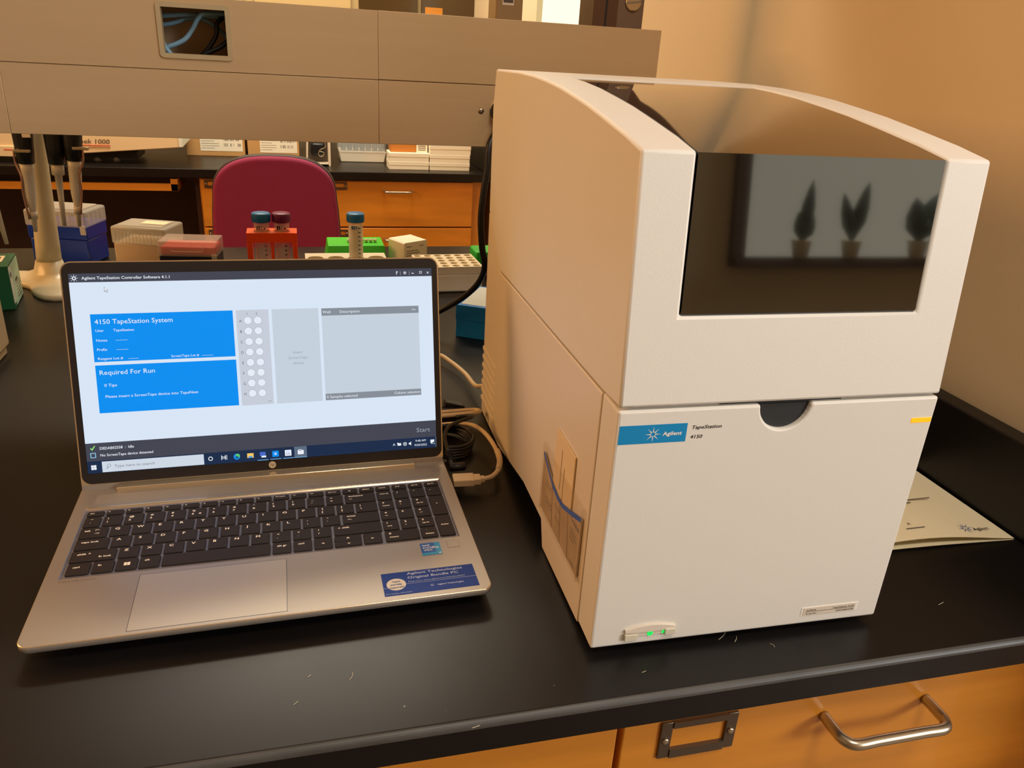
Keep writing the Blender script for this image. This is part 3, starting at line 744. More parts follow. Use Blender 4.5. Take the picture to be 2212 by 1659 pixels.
# mouse pointer
for m_, s_, l_ in ((UK, 1.0, 3), (UX, .72, 4)):
    ux, wz_ = 37.2, 181.0
    cx_, cy_ = ux + 1.2, wz_ - 2.0
    P = [(0, 0), (0, -5.2), (1.3, -4.0), (2.1, -5.8), (2.8, -5.5), (2.1, -3.8), (3.7, -3.8)]
    b.face([LP(mk(cx_ + (ux + a - cx_) * s_), mk(cy_ + (wz_ + c_ - cy_) * s_), D0 + l_ * .00006) for a, c_ in P], m_)
# blue panels
q(22.8, 151.0, 109.2, 155.1, UB, 1); q(23.0, 151.2, 59.2, 105.9, UB, 1)
tx('4150 TapeStation System', 26.2, 145.6, 4.6, UX, 69.0)
tx('User', 26.2, 138.2, 2.5, UX, 7.4); tx('TapeStation', 41.8, 138.2, 2.5, UX, 18.2)
tx('Notes', 26.2, 128.8, 2.5, UX, 9.6); tx('Prefix', 26.2, 119.9, 2.5, UX, 8.8)
tx('Reagent Lot #', 26.2, 111.2, 2.4, UX, 22.0); tx('ScreenTape Lot #', 91.4, 111.0, 2.4, UX, 25.5)
for (u0_, u1_, w_) in ((43, 53.5, 129.4), (43, 53.5, 120.3), (52.5, 62, 111.3), (119.5, 130, 111.3)): q(u0_, u1_, w_, w_ + .35, UG2, 2)
tx('Required For Run', 26.4, 96.6, 4.6, UX, 49.0)
tx('0 Tips', 29.5, 84.9, 2.9, UX, 11.0); tx('Please insert a ScreenTape device into TapeNest', 29.6, 74.0, 2.7, UX, 84.0)
# well grid
q(154.0, 185.0, 58.6, 155.2, UG, 1)
tx('1', 164.4, 150.2, 2.7, UK, None, 'CENTER'); tx('2', 173.4, 150.2, 2.7, UK, None, 'CENTER')
for i in range(8):
    w_ = 144.6 - i * 10.56
    tx('ABCDEFGH'[i], 157.8, w_ - 1.6, 2.7, UK, None, 'CENTER', bold=.01)
    for u_ in (164.8, 174.3):
        b.disc(LP(mk(u_), mk(w_), D0 + .00012), mk(3.95), Lx, Lz, UH, 22); b.disc(LP(mk(u_), mk(w_), D0 + .00018), mk(3.7), Lx, Lz, UC, 22)
tx('...', 181.0, 61.5, 3.6, UK, 3.6, 'CENTER', bold=.01)
q(188.1, 233.8, 58.6, 155.1, UG2, 1)
for i, s_ in enumerate(('Insert', 'ScreenTape', 'device')): tx(s_, 211.4, 109.4 - i * 5.5, 2.7, UL, (9.4, 19.0, 10.6)[i], 'CENTER')
q(236.8, 336.9, 59.0, 154.6, UG2, 1); q(236.8, 336.9, 147.1, 154.6, UH, 2); q(236.8, 336.9, 59.0, 65.8, UH, 2)
tx('Well', 237.9, 149.4, 2.8, UX, 7.8); tx('Description', 255.3, 149.4, 2.8, UX, 20.0); tx('...', 331.6, 150.4, 4.0, UX, 3.8, 'CENTER', bold=.02)
tx('0 Samples selected', 238.0, 61.1, 2.7, UX, 31.5); tx('Column selection', 335.8, 61.3, 2.7, UX, 27.5, 'RIGHT')
# dark bar
tx('Start', 345.2, 18.2, 4.8, UL, 14.6, 'RIGHT')
GRN = emi('screen green tick', (150, 240, 120))
b.face([LP(mk(a), mk(c_), D0 + .0002) for a, c_ in ((11.6, 25.0), (13.2, 22.8), (16.2, 27.2), (15.4, 27.6), (13.2, 24.4), (12.2, 25.6))], GRN)
tx('DEDAB02558  :  Idle', 20.0, 23.2, 2.7, UX, 30.5, bold=.006)
for a in (11.2, 15.4): q(a, a + .7, 15.6, 20.2, emi('screen cyan', (140, 200, 235)), 3)
for a in (15.4, 19.8): q(11.2, 16.1, a, a + .7, MATS['screen cyan'], 3)
tx('No ScreenTape device detected', 20.0, 16.4, 2.6, UX, 47.5, bold=.006)
# taskbar
for a in (0, 1):
    for c_ in (0, 1): q(10.9 + a * 2.4, 13.1 + a * 2.4, 3.6 + c_ * 2.4, 5.8 + c_ * 2.4, UX, 3)
q(20.6, 114.0, .5, 11.2, US, 3)
b.disc(LP(mk(26.9), mk(6.9), D0 + .0003), mk(1.7), Lx, Lz, UK, 16, rin=mk(1.35)); b.face([LP(mk(a), mk(c_), D0 + .0003) for a, c_ in ((25.8, 5.9), (24.2, 3.8), (24.7, 3.5), (26.2, 5.6))], UK)
tx('Type here to search', 31.6, 4.7, 2.8, UK, 36.5, lev=5)
b.disc(LP(mk(120.3), mk(6.0), D0 + .0002), mk(2.2), Lx, Lz, UX, 18, rin=mk(1.5))
for a in (130.6, 134.2): q(a, a + .6, 3.8, 8.6, UX, 3)
q(130.6, 134.6, 5.2, 7.2, UX, 3); q(131.4, 133.8, 5.7, 6.7, UT, 4); q(135.6, 136.1, 3.8, 8.6, UX, 3)
b.disc(LP(mk(145.5), mk(6.1), D0 + .0002), mk(3.2), Lx, Lz, emi('edge blue', (20, 130, 215)), 20); b.disc(LP(mk(146.4), mk(7.0), D0 + .00026), mk(2.1), Lx, Lz, emi('edge green', (90, 205, 110)), 18); b.disc(LP(mk(145.7), mk(5.6), D0 + .00032), mk(1.2), Lx, Lz, emi('edge navy', (12, 70, 140)), 14)
q(155.6, 161.8, 3.8, 8.6, emi('folder yellow', (245, 200, 95)), 3); q(156.8, 160.6, 3.8, 5.8, emi('folder blue', (90, 160, 220)), 4)
q(168.0, 173.6, 4.8, 9.0, emi('app blue', (70, 105, 200)), 3); q(169.5, 174.0, 3.2, 5.0, UX, 4)
q(180.2, 186.6, 3.0, 9.2, UB, 3); star(183.4, 6.1, 1.8, UX)
q(192.8, 199.2, 3.0, 9.2, UX, 3); q(193.6, 198.4, 4.6, 5.0, UT, 4)
for a in (194.6, 196.6): q(a, a + .4, 4.8, 8.2, UB, 4)
q(202.2, 214.8, .3, 12.0, emi('active task', (92, 108, 130)), 3); q(205.6, 211.6, 3.6, 8.0, UX, 4); q(206.4, 209.8, 7.0, 8.8, UX, 5); q(207.2, 209.4, 7.4, 8.2, UK, 6)
for a in (165.4, 178.2, 190.8, 202.2): q(a, a + 10.8 + (a > 200) * 1.8, .3, .9, emi('task underline', (120, 185, 240)), 5)
tx('^', 304.5, 3.4, 4.2, UX, 2.6); q(309.6, 313.4, 4.8, 7.4, UX, 3); q(309.2, 310.6, 6.4, 8.0, UX, 3)
b.disc(LP(mk(317.6), mk(6.2), D0 + .0002), mk(2.0), Lx, Lz, UX, 18, rin=mk(1.6)); q(315.8, 319.4, 6.0, 6.4, UX, 3); q(317.4, 317.8, 4.4, 8.0, UX, 3)
b.face([LP(mk(a), mk(c_), D0 + .0002) for a, c_ in ((321.6, 5.4), (322.6, 5.4), (324.2, 4.0), (324.2, 8.4), (322.6, 7.0), (321.6, 7.0))], UX)
tx('9:48 AM', 334.6, 7.6, 2.3, UX, 11.2, 'CENTER'); tx('9/20/2022', 334.6, 2.9, 2.3, UX, 13.6, 'CENTER')
q(345.4, 349.6, 5.0, 8.8, UX, 3); b.face([LP(mk(a), mk(c_), D0 + .0002) for a, c_ in ((346.6, 5.2), (346.8, 3.6), (348.4, 5.2))], UX)
b.disc(LP(mk(349.2), mk(4.4), D0 + .0003), mk(1.9), Lx, Lz, UT, 16); tx('4', 349.2, 3.4, 2.0, UX, None, 'CENTER', lev=6); q(351.2, 351.5, .6, 11.8, UL, 3)
sc = b.build('screen', lid_o); sc['label'] = 'lit laptop screen showing blue and grey software panels'

# ================================================================ CABLES
def conn_cable(name, label, cat): return thing(name, label, cat, (0, 0, 0))
uc = conn_cable('usb_cable', 'cream USB cable plugged into the laptop side and looping back', 'cable')
b = B()
Mx = Matrix.Translation((0.1465, 0.3195, 0.0125)) @ Matrix.Rotation(math.radians(-4), 4, 'Z')
b.box(-.001, .022, -.0080, .0080, -.0042, .0042, CABLEW, .0012, M=Mx); b.box(.020, .029, -.0062, .0062, -.0036, .0036, CABLEW, .001, M=Mx); b.box(.028, .0335, -.0035, .0035, -.003, .003, CABLEW, .0012, M=Mx)
b.build('usb_plug', uc)
b = B()
b.tube([(.178, .3172, .0125), (.190, .3215, .013), (.2005, .336, .0145), (.2048, .358, .0165), (.2050, .380, .018), (.2020, .405, .019), (.196, .425, .019), (.188, .440, .017), (.165, .4500, .014), (.130, .452, .010), (.09, .455, .007), (.03, .46, .004)], .0026, CABLEW, 12, 7)
b.build('cable_run', uc)
b = B(); b.tube([(.1985, .3315, .0145), (.2035, .346, .016), (.2053, .360, .0172), (.2055, .368, .018)], .0034, CABLEW, 12, 5); 
b.build('cable_tag', uc)
b = B()
b.tube([(.03, .475, .013), (.12, .470, .0155), (.17, .468, .017), (.200, .4685, .018), (.2085, .4745, .017), (.205, .483, .015), (.185, .487, .013), (.15, .487, .012), (.09, .486, .008), (.04, .485, .006)], .0028, CABLEW, 12, 7)
tag(b.build('cream_cable'), 'cream cable folded back on itself beside the instrument base', 'cable')
b = B()
b.tube([(.08, .70, .004), (.15, .69, .012), (.190, .682, .014), (.205, .655, .013), (.2180, .610, .012), (.2225, .565, .013), (.228, .545, .020), (.236, .530, .024), (.240, .520, .026)], .0030, CABLEW, 12, 6)
tag(b.build('cream_network_cable'), 'cream cable arching from behind the laptop to the instrument rear', 'cable')
# black coiled charger cable
cc = thing('charger_cable', 'black coiled charger cable with right angled plug behind the USB cable', 'cable', (0, 0, 0))
b = B()
for k in range(5):
    r1, r2 = .027 + .001 * k, .034 - .0015 * k
    z = .003 + .0028 * k; ph = .5 * k
    P = [(.158 + r1 * math.cos(a + ph) + .001 * math.sin(3 * k), .418 + r2 * math.sin(a + ph), z + .0015 * math.sin(a * 2 + k)) for a in [2 * PI * j / 12 for j in range(12)]]
    b.tube(P, .0022, BLACKR, 8, 4, closed=True)
b.build('coil', cc)
b = B(); b.tube([(.1495, .372, .020), (.1500, .395, .026), (.158, .412, .030), (.175, .425, .030), (.188, .432, .030), (.192, .445, .026), (.175, .455, .021)], .0022, BLACKR, 10, 6); b.build('lead', cc)
b = B()
for k in range(6): b.lathe([(.0036, 0), (.0042, .0008), (.0036, .0016)], (.1497, .3695 - k * .0028, .0195 - k * .0007), BLACKR, 12, axis=(0, -1, -.25))
b.lathe([(.0030, 0), (.0034, .024)], (.1497, .3715, .0198), BLACKR, 12, axis=(0, -1, -.25)); b.build('strain_relief', cc)
b = B(); b.lathe([(.003, 0), (.0048, .001), (.0048, .017), (.0035, .018), (.003, .018)], (.1465, .3460, .0135), BLACKP, 16, axis=(1, 0, 0)); b.build('plug', cc)
# small dark clip behind the cables
b = B(); b.box(.120, .196, .497, .512, 0, .014, BLACKP, .004); b.prism([(.168, .013), (.196, .009), (.194, .014), (.170, .021)], lambda x, z, y: (x, y, z), .498, .510, BLACKP, .001)
tag(b.build('power_adapter'), 'black power adapter lying behind the cream cables', 'adapter')

# power cord from the raceway outlet
pc = thing('power_cable', 'thick black power cord hanging from the raceway outlet', 'cord', (0, 0, 0))
b = B()
b.tube([(.2760, .718, .345), (.2690, .700, .333), (.2575, .688, .315), (.2545, .682, .285), (.2500, .680, .250), (.2480, .680, .215), (.2520, .682, .175), (.2590, .690, .145), (.2575, .72, .112), (.2440, .755, .080), (.2200, .790, .050), (.18, .81, .022), (.12, .80, .0045), (.05, .78, .0045)], .0046, BLACKR, 12, 7)
b.build('cable_run', pc)
b = B(); b.lathe([(.006, 0), (.015, .006), (.0165, .018), (.0165, .0215)], (.2835, .713, .3560), BLACKP, 20, axis=(0.0, 1, 0)); b.build('plug', pc)

# ================================================================ RACEWAY AND SHELF POSTS
RY = 0.7346
rw = thing('cable_raceway', 'long satin metal cable raceway bridging over the bench', 'raceway', (0, 0, 0))
x1r = 0.5130; x0r = -1.35
b = B()
b.box(x0r, x1r, RY + .004, RY + .007, .3090, .405, RACE); b.box(x0r, -.150, RY + .004, RY + .007, .405, .473, RACE); b.box(-.075, x1r, RY + .004, RY + .007, .405, .473, RACE)
b.box(x0r, x1r, RY + .096, RY + .100, .3090, .4720, flat('raceway inside', (225, 190, 150)))
b.box(x0r, x1r, RY + .002, RY + .100, .3078, .3100, RACE); b.box(x0r, x1r, RY + .002, RY + .100, .4712, .4735, RACE); b.box(x1r - .003, x1r, RY + .001, RY + .100, .3078, .4735, RACE)
b.build('channel', rw)
cut = (-.1495, -.0745, .4085, .4615)
def panel(x0, x1, z0, z1):
    b = B()
    if x0 < cut[0] and x1 > cut[1] and z1 > .42:
        b.box(x0, cut[0], RY, RY + .0035, z0, z1, RACE); b.box(cut[1], x1, RY, RY + .0035, z0, z1, RACE)
        b.box(cut[0], cut[1], RY, RY + .0035, z0, cut[2], RACE); b.box(cut[0], cut[1], RY, RY + .0035, cut[3], z1, RACE)
    else: b.box(x0, x1, RY, RY + .0035, z0, z1, RACE, .0006)
    b.build('cover_panel', rw)
for (a, c_) in ((x0r, -.3352), (-.3350, .1128), (.1130, x1r)):
    panel(a, c_, .3075, .3894); panel(a, c_, .3904, .4737)
# moulded frame of the cable opening
b = B(); fr = flat('tan grommet', (176, 158, 122), .45)
o1 = rrect(-.1545, -.0692, .4035, .4665, .005, 5)
n = len(o1)
inner = rrect(-.1490, -.0750, .4090, .4610, .0008, 5)
A1 = [b.bm.verts.new((x, RY - .0025, z)) for x, z in o1]; A0 = [b.bm.verts.new((x, RY, z)) for x, z in o1]; I1 = [b.bm.verts.new((x, RY - .0025, z)) for x, z in inner]; I0 = [b.bm.verts.new((x, RY + .012, z)) for x, z in inner]
for P, Q in ((A0, A1), (A1, I1), (I1, I0)):
    for j in range(n): b.bm.faces.new((P[j], P[(j + 1) % n], Q[(j + 1) % n], Q[j])).material_index = b.mi(fr)
b.build('opening_frame', rw)
for (x, z) in ((.2625, .3565),):
    b = B(); b.lathe([(.0042, 0), (.0040, .0012), (.001, .0016)], (.2545, RY, .3560), STEEL, 14, axis=(0, -1, 0)); b.box(.2522, .2568, RY - .0018, RY - .0014, .3556, .3564, GAP); b.build('screw', rw)
    b = B(); b.lathe([(.0245, 0), (.0240, .003), (.0200, .0035), (.0195, .001)], (.2915, RY, .3570), CABLEW, 28, axis=(0, -1, 0)); b.lathe([(.0188, 0), (.0188, .001)], (.2915, RY, .3570), BLACKP, 24, axis=(0, -1, 0)); b.build('power_outlet', rw)
for x in (-.9, .46):
    b = B(); b.box(x - .02, x + .02, RY + .02, RY + .06, 0.0, .309, RACE, .002); b.build('support_post', rw)
# cables inside the opening
CB1 = flat('pale blue cable', (120, 158, 180), .5)
def ic(name, label, pts, r, m):
    b = B(); b.tube(pts, r, m, 10, 8); tag(b.build(name), label, 'cable')
ic('network_cable', 'pale blue cable along the top of the raceway opening', [(-.22, .785, .449), (-.16, .785, .451), (-.125, .785, .4545), (-.09, .785, .454), (-.04, .785, .450)], .0030, CB1)
ic('network_cable', 'pale blue cable just below the topmost one in the opening', [(-.22, .79, .436), (-.155, .79, .441), (-.120, .789, .4505), (-.098, .79, .447), (-.078, .796, .430), (-.05, .80, .40)], .0028, CB1)
ic('network_cable', 'twisted pale blue cable sweeping down left in the raceway opening', [(-.2, .765, .395), (-.155, .768, .4130), (-.130, .768, .424), (-.1185, .768, .437), (-.108, .768, .453), (-.095, .769, .457), (-.03, .772, .459)], .0030, CB1)
ic('network_cable', 'black cable curving down through the middle of the raceway opening', [(-.03, .78, .462), (-.070, .779, .458), (-.0875, .775, .447), (-.0905, .775, .432), (-.104, .775, .413), (-.125, .775, .395)], .0028, BLACKR)
ic('network_cable', 'black cable rising to the lower right corner of the opening', [(-.13, .76, .392), (-.105, .76, .4090), (-.085, .76, .4190), (-.068, .76, .432), (-.04, .76, .45)], .0030, BLACKR)
ic('network_cable', 'short pale blue cable at the lower left corner of the opening', [(-.20, .757, .44), (-.158, .757, .424), (-.150, .757, .414), (-.138, .757, .398)], .0030, CB1)

# shelf posts behind the raceway
b = B(); b.box(.2935, .3340, .8352, .885, .330, 1.70, mat('brushed shelf post', (150, 128, 98), .35, metal=.7), .002)
p1 = b.build('shelf_post'); tag(p1, 'brushed steel shelf post with a small sticker above the raceway', 'post')
b = B(); b.box(.3030, .3200, .8345, .8352, .4960, .56, flat('post sticker', (205, 196, 180))); b.box(.3042, .3188, .8342, .8346, .499, .524, flat('sticker dark print', (70, 62, 56))); b.box(.3042, .3188, .8342, .8346, .530, .550, flat('sticker blue print', (90, 120, 150))); b.build('post_sticker', p1)
b = B(); b.box(.4440, .4830, .8356, .90, .330, 1.70, flat('dark bronze', (84, 60, 42), .4, metal=.3), .001); b.box(.4820, .5250, .8352, .90, .330, 1.70, flat('grey bronze', (112, 96, 84), .4, metal=.4), .0015); b.box(.463, .466, .8350, .8360, .330, 1.70, GAP)
b.prism([(.525, .525), (.548, .585), (.590, .640), (.650, .730), (.700, .800), (.722, .86), (.722, 1.29), (.525, 1.29)], lambda x, z, y: (x, y, z), .838, .862, MATS['dark bronze'], .001)
p2 = b.build('shelf_bracket'); tag(p2, 'dark bronze shelf bracket with a large slotted screw', 'bracket')
b = B(); b.lathe([(.0125, 0), (.0125, .003), (.0105, .0042)], (.5062, .8352, .5125), STEEL, 22, axis=(0, -1, 0))
Ms = Matrix.Translation((.5062, .8305, .5125)) @ Matrix.Rotation(math.radians(-8), 4, 'Y'); b.box(-.011, .011, -.0008, .0006, -.0012, .0012, flat('screw slot', (120, 112, 92)), M=Ms); b.build('slotted_screw', p2)
b = B(); b.box(-1.3, .722, .902, 1.16, 1.30, 1.33, WOOD, .002); tag(b.build('reagent_shelf'), 'upper reagent shelf board carried by the posts above the raceway', 'shelf')

# ================================================================ THINGS BEHIND THE LAPTOP
def boxthing(loc, rz): return Matrix.Translation(loc) @ Matrix.Rotation(rz, 4, 'Z')
# blue tip box
t = thing('pipette_tip_box', 'tall royal blue pipette tip box with frosted lid behind the stand', 'tip box', (-0.5060, 1.2870, 0), math.radians(-15))
BLU = mat('royal blue plastic', (16, 52, 168), .3)
b = B(); W_, D_ = .117, .083
b.box(.003, W_ - .003, .003, D_ - .003, 0, .052, BLU, .004); b.box(.0015, W_ - .0015, .0015, D_ - .0015, .050, .078, BLU, .003); b.build('box_base', t)
b = B(); b.box(0, W_, 0, D_, .074, .106, CLEAR, .004); b.box(.012, W_ - .012, .010, D_ - .010, .106, .1085, CLEAR, .001)
for k in range(7): b.box(.012 + k * .0145, .0135 + k * .0145, -.0008, .001, .078, .100, CLEAR)
for k in range(4): b.box(W_ - .001, W_ + .0008, .014 + k * .017, .0155 + k * .017, .078, .100, CLEAR)
b.build('lid', t)
b = B(); b.box(W_ - .012, W_ - .002, -.003, .001, .062, .080, CLEAR, .001); b.build('latch', t)
# beige clear tip box
t = thing('pipette_tip_box', 'low clear beige tip box with a paper label, behind the red one', 'tip box', (-0.3475, 1.240, 0), math.radians(-18), None)
b = B(); b.box(.001, .104, .001, .077, 0, .052, mat('translucent beige plastic', (205, 180, 150), .35, alpha=.9), .003); b.build('box_base', t)
b = B(); b.box(-.001, .106, -.001, .079, .050, .084, CLEAR, .004); b.box(.01, .095, .008, .07, .084, .0855, CLEAR)
for k in range(14): b.box(.006 + k * .007, .0072 + k * .007, -.0018, 0, .054, .076, CLEAR)
b.build('lid', t)
b = B(); b.box(.044, .092, .030, .056, .0857, .0862, PAPER); b.build('paper_label', t)
# red and black tip box
t = thing('pipette_tip_box', 'black tip box with red rack under a clear lid beside the orange rack', 'tip box', (-0.2480, 1.122, 0), math.radians(-7))
b = B(); b.box(0, .1, 0, .062, 0, .056, mat('navy black plastic', (18, 20, 38), .35), .002); b.build('box_base', t)
b = B(); b.box(.003, .097, .003, .059, .056, .0715, mat('red plastic', (214, 60, 52), .4), .002); b.build('tip_rack', t)
b = B(); b.box(-.001, .101, -.001, .063, .054, .082, CLEAR2, .002); b.tube([(.022, -.0014, .066), (.030, -.0016, .064), (.072, -.0016, .064), (.078, -.0014, .068), (.078, -.001, .076)], .0007, CLEAR, 6, 4); b.build('lid', t)
b = B(); b.box(.092, .101, -.003, .0, .046, .060, CLEAR, .001); b.build('latch', t)
# marker behind: small bottle lying
t = thing('marker_pen', 'black and white marker lying beside the orange rack', 'marker', (-.128, 1.19, .009))
b = B(); b.lathe([(.007, 0), (.008, .003), (.008, .045), (.006, .048)], (0, 0, 0), BLACKP, 16, axis=(1, 0, 0)); b.build('barrel', t)
b = B(); b.lathe([(.0083, .008), (.0083, .016)], (0, 0, 0), WCARD, 16, axis=(1, 0, 0)); b.build('band', t)
# orange rack and 50 ml tubes
t = thing('tube_rack', 'bright orange plastic tube rack holding two conical tubes', 'rack', (-.0960, 1.150, 0))
ORG = mat('bright orange plastic', (255, 82, 12), .35)
b = B()
w_, d_, h_ = .0925, .045, .090
for x in (.0, w_ - .009): b.box(x, x + .009, 0, d_, 0, h_ - .0185, ORG, .001)
b.box(.008, w_ - .008, 0, d_, 0, .006, ORG)
b.box(w_ / 2 - .003, w_ / 2 + .003, .002, .008, 0, h_ - .012, ORG, .001)
# top plate built around two round holes
def holed_plate(b, x0, x1, y0, y1, z0, z1, centres, r, m, n=20):
    """centres share one row; cells split the plate"""
    k = len(centres); cw = (x1 - x0) / k
    for i, (cx, cy) in enumerate(centres):
        a0, a1 = x0 + i * cw, x0 + (i + 1) * cw
        def edge(a):
            dx, dy = math.cos(a), math.sin(a)
            tt = min(((a1 - cx) / dx if dx > 1e-9 else ((a0 - cx) / dx if dx < -1e-9 else 9)), ((y1 - cy) / dy if dy > 1e-9 else ((y0 - cy) / dy if dy < -1e-9 else 9)))
            return cx + dx * tt, cy + dy * tt
        angs = sorted(set([2 * PI * j / n for j in range(n)] + [math.atan2(Y_ - cy, X_ - cx) % (2 * PI) for X_ in (a0, a1) for Y_ in (y0, y1)]))
        for j in range(len(angs)):
            s0, s1 = angs[j], angs[(j + 1) % len(angs)]
            e0, e1 = edge(s0), edge(s1)
            c0 = (cx + r * math.cos(s0), cy + r * math.sin(s0)); c1 = (cx + r * math.cos(s1), cy + r * math.sin(s1))
            for z, fl in ((z1, 1), (z0, 0)):
                P = [c0 + (z,), e0 + (z,), e1 + (z,), c1 + (z,)]
                b.face(P if fl else P[::-1], m)
            b.face([c0 + (z0,), c1 + (z0,), c1 + (z1,), c0 + (z1,)][::-1], m); b.face([e0 + (z0,), e1 + (z0,), e1 + (z1,), e0 + (z1,)], m)
holed_plate(b, 0, w_, 0, d_, h_ - .018, h_, [(w_ * .30, d_ / 2), (w_ * .70, d_ / 2)], .0152, ORG)
b.build('rack_frame', t)
CAPB = mat('teal blue cap', (36, 118, 178), .4); CAPP = mat('plum cap', (118, 34, 88), .4)
TUBE = mat('clear tube plastic', (232, 226, 212), .15, alpha=.36)
LIQ = mat('cloudy tube contents', (232, 220, 185), .4, alpha=.8)
def tube50(loc, capm, label, ink, fill, group='conical tubes with screw caps'):
    t = thing('conical_tube', label, 'tube', loc, 0, None)
    b = B(); b.lathe([(.002, .0), (.0045, .001), (.0142, .014), (.0142, .101), (.0142, .102)], (0, 0, 0), TUBE, 28)
    for k in range(8):
        z = .03 + k * .0085; b.box(.004, .008, -.0146, -.0142, z, z + .0022, ink)
    for k in range(3): b.box(-.009 + k * .004, -.006 + k * .004, -.0139, -.0134, .088, .095, ink)
    b.build('tube_body', t)
    if fill:
        b = B(); b.lathe([(.001, .002), (.0134, .0145), (.0134, fill)], (0, 0, 0), LIQ, 24); b.build('contents', t)
    b = B(); b.lathe([(.0150, .1005), (.0170, .1010), (.0172, .1165), (.0160, .1180), (.0, .1180)], (0, 0, 0), capm, 36, cap=False)
    for k in range(36):
        a = 2 * PI * k / 36; b.box(-.0003, .0003, -.0005, .0005, .102, .115, capm, M=Matrix.Rotation(a, 4, 'Z') @ Matrix.Translation((.0172, 0, 0)))
    b.build('screw_cap', t)
    return t
tube50((-.0960 + w_ * .30, 1.1725, .0065), CAPB, 'clear conical tube with blue cap in the orange rack', INKG, None)
tube50((-.0960 + w_ * .70, 1.1725, .0065), CAPP, 'clear conical tube with plum cap in the orange rack', INK, None)
tube50((.0890, 1.185, .0045), CAPB, 'conical tube with blue cap standing in the cream foam holder', flat('blue ink', (50, 100, 135)), .09)
# foam holder for the single tube
b = B(); holed_plate(b, .010, .170, 1.145, 1.225, 0.0, .032, [(.010 + .16 * (k + .5) / 4, 1.185) for k in range(4)], .0155, FOAM)
o = b.build('foam_tube_holder'); tag(o, 'flat cream foam holder with round holes behind the laptop', 'tube holder')
# centre the tube in a hole
for o in bpy.data.objects:
    if o.name.startswith('conical_tube') and abs(o.location.x - .089) < 1e-4: o.location.x = .010 + .16 * 2.0 / 4 - .02 + .04 - .0
# green rack with small tubes
t = thing('tube_rack', 'lime green rack of small tubes behind the foam holder', 'rack', (.052, 1.255, 0))
b = B(); b.prism([(0, 0), (.128, 0), (.122, .040), (.006, .040)], lambda x, z, y: (x, y, z), 0, .080, mat('lime green plastic', (60, 205, 30), .4), .002); b.build('rack_frame', t)
for k in range(7):
    b = B(); b.lathe([(.003, .038), (.003, .043), (.0042, .0435), (.0042, .047)], (.050 + k * .0092, .03, 0), WHITEP, 12); b.build('small_tube', t)
# small white carton
t = thing('carton', 'small white printed carton behind the laptop right corner', 'box', (.2130, 1.232, 0), math.radians(28))
b = B(); b.box(0, .060, 0, .058, 0, .048, WCARD, .0008); b.build('carton_body', t)
b = B(); b.prism([(0, 0), (.060, 0), (.058, .010), (.003, .007)], lambda x, z, y: (x, y, .048 + z * .3), .0, .058, WCARD); b.build('flap', t)
b = B()
for (x, z, w) in ((.006, .040, .012), (.006, .031, .03), (.006, .026, .034), (.006, .021, .028), (.04, .04, .01), (.006, .012, .015)): b.box(x, x + w, -.0004, 0, z, z + .0015, INKG)
b.build('printed_text', t)
# foam block with holes at the right
t = thing('foam_tube_block', 'deep cream foam block with rows of round holes by the cord', 'tube holder', (.2180, 1.037, 0), math.radians(2))
b = B(); b.box(0, .122, 0, .098, 0, .0365, FOAM, .004)
for j in range(5): holed_plate(b, .0, .122, .0196 * j, .0196 * (j + 1), .036, .050, [(.122 * (k + .5) / 6, .0196 * (j + .5)) for k in range(6)], .0072, FOAM, 14)
b.build('foam_block', t)
# stacked green and red racks
b = B(); b.box(.350, .43, 1.147, 1.205, 0.0002, .024, mat('crimson plastic', (178, 22, 40), .4), .003); tag(b.build('tube_rack'), 'red plastic rack peeking out beside the instrument', 'rack')
b = B(); b.box(.348, .432, 1.145, 1.207, .0245, .052, mat('green plastic', (28, 178, 52), .4), .004); tag(b.build('tube_rack'), 'green plastic rack stacked on the red one', 'rack')
# blue box
t = thing('reagent_box', 'blue cardboard reagent box with pale lid label beside the instrument', 'box', (.2400, .7950, 0), math.radians(-30))
CY = mat('cyan blue card', (0, 128, 225), .5)
b = B(); b.box(0, .10, 0, .115, 0, .034, CY, .001); b.build('box_base', t)
b = B(); b.box(-.0008, .1008, -.0008, .1158, .030, .055, CY, .001); b.build('lid', t)
b = B(); b.box(.006, .095, .006, .109, .055, .0555, flat('pale label', (196, 205, 200))); b.build('lid_label', t)
# pipette stand
t = thing('pipette_stand', 'cream carousel pipette stand with star shaped foot', 'pipette stand', (-.4370, 1.150, 0))
SP = mat('cream enamel plastic', (206, 196, 168), .3)
b = B()
N_ = 48; prev = None
rings = []
for (zz, k) in ((0.0003, 1.0), (.007, 1.0), (.010, .95), (.0125, .76), (.016, .56), (.024, .42), (.042, .355)):
    rg = []
    for j in range(N_):
        a = 2 * PI * j / N_
        lobe = .050 + .075 * (0.5 + 0.5 * math.cos(3 * (a + math.radians(70)))) ** 1.5
        rr = lobe * k if k > .9 else (.060 * k + (lobe - .056) * max(0, k - .40) * 1.4)
        rg.append(b.bm.verts.new((rr * math.cos(a), rr * math.sin(a), zz)))
    rings.append(rg)
for p_, q_ in zip(rings, rings[1:]):
    for j in range(N_): f = b.bm.faces.new((p_[j], p_[(j + 1) % N_], q_[(j + 1) % N_], q_[j])); f.smooth = True; f.material_index = b.mi(SP)
b.bm.faces.new(rings[0][::-1]); b.bm.faces.new(rings[-1]); b.build('foot', t)
b = B(); b.lathe([(.0205, .010), (.0196, .04), (.0180, .09), (.0165, .16), (.0155, .24), (.0150, .33)], (0, 0, .030), SP, 28, axis=(.055, 0, 1)); b.build('column', t)
b = B(); b.lathe([(.03, .355), (.085, .358), (.088, .366), (.085, .374), (.03, .378)], (.018, 0, 0), SP, 36); b.build('carousel', t)
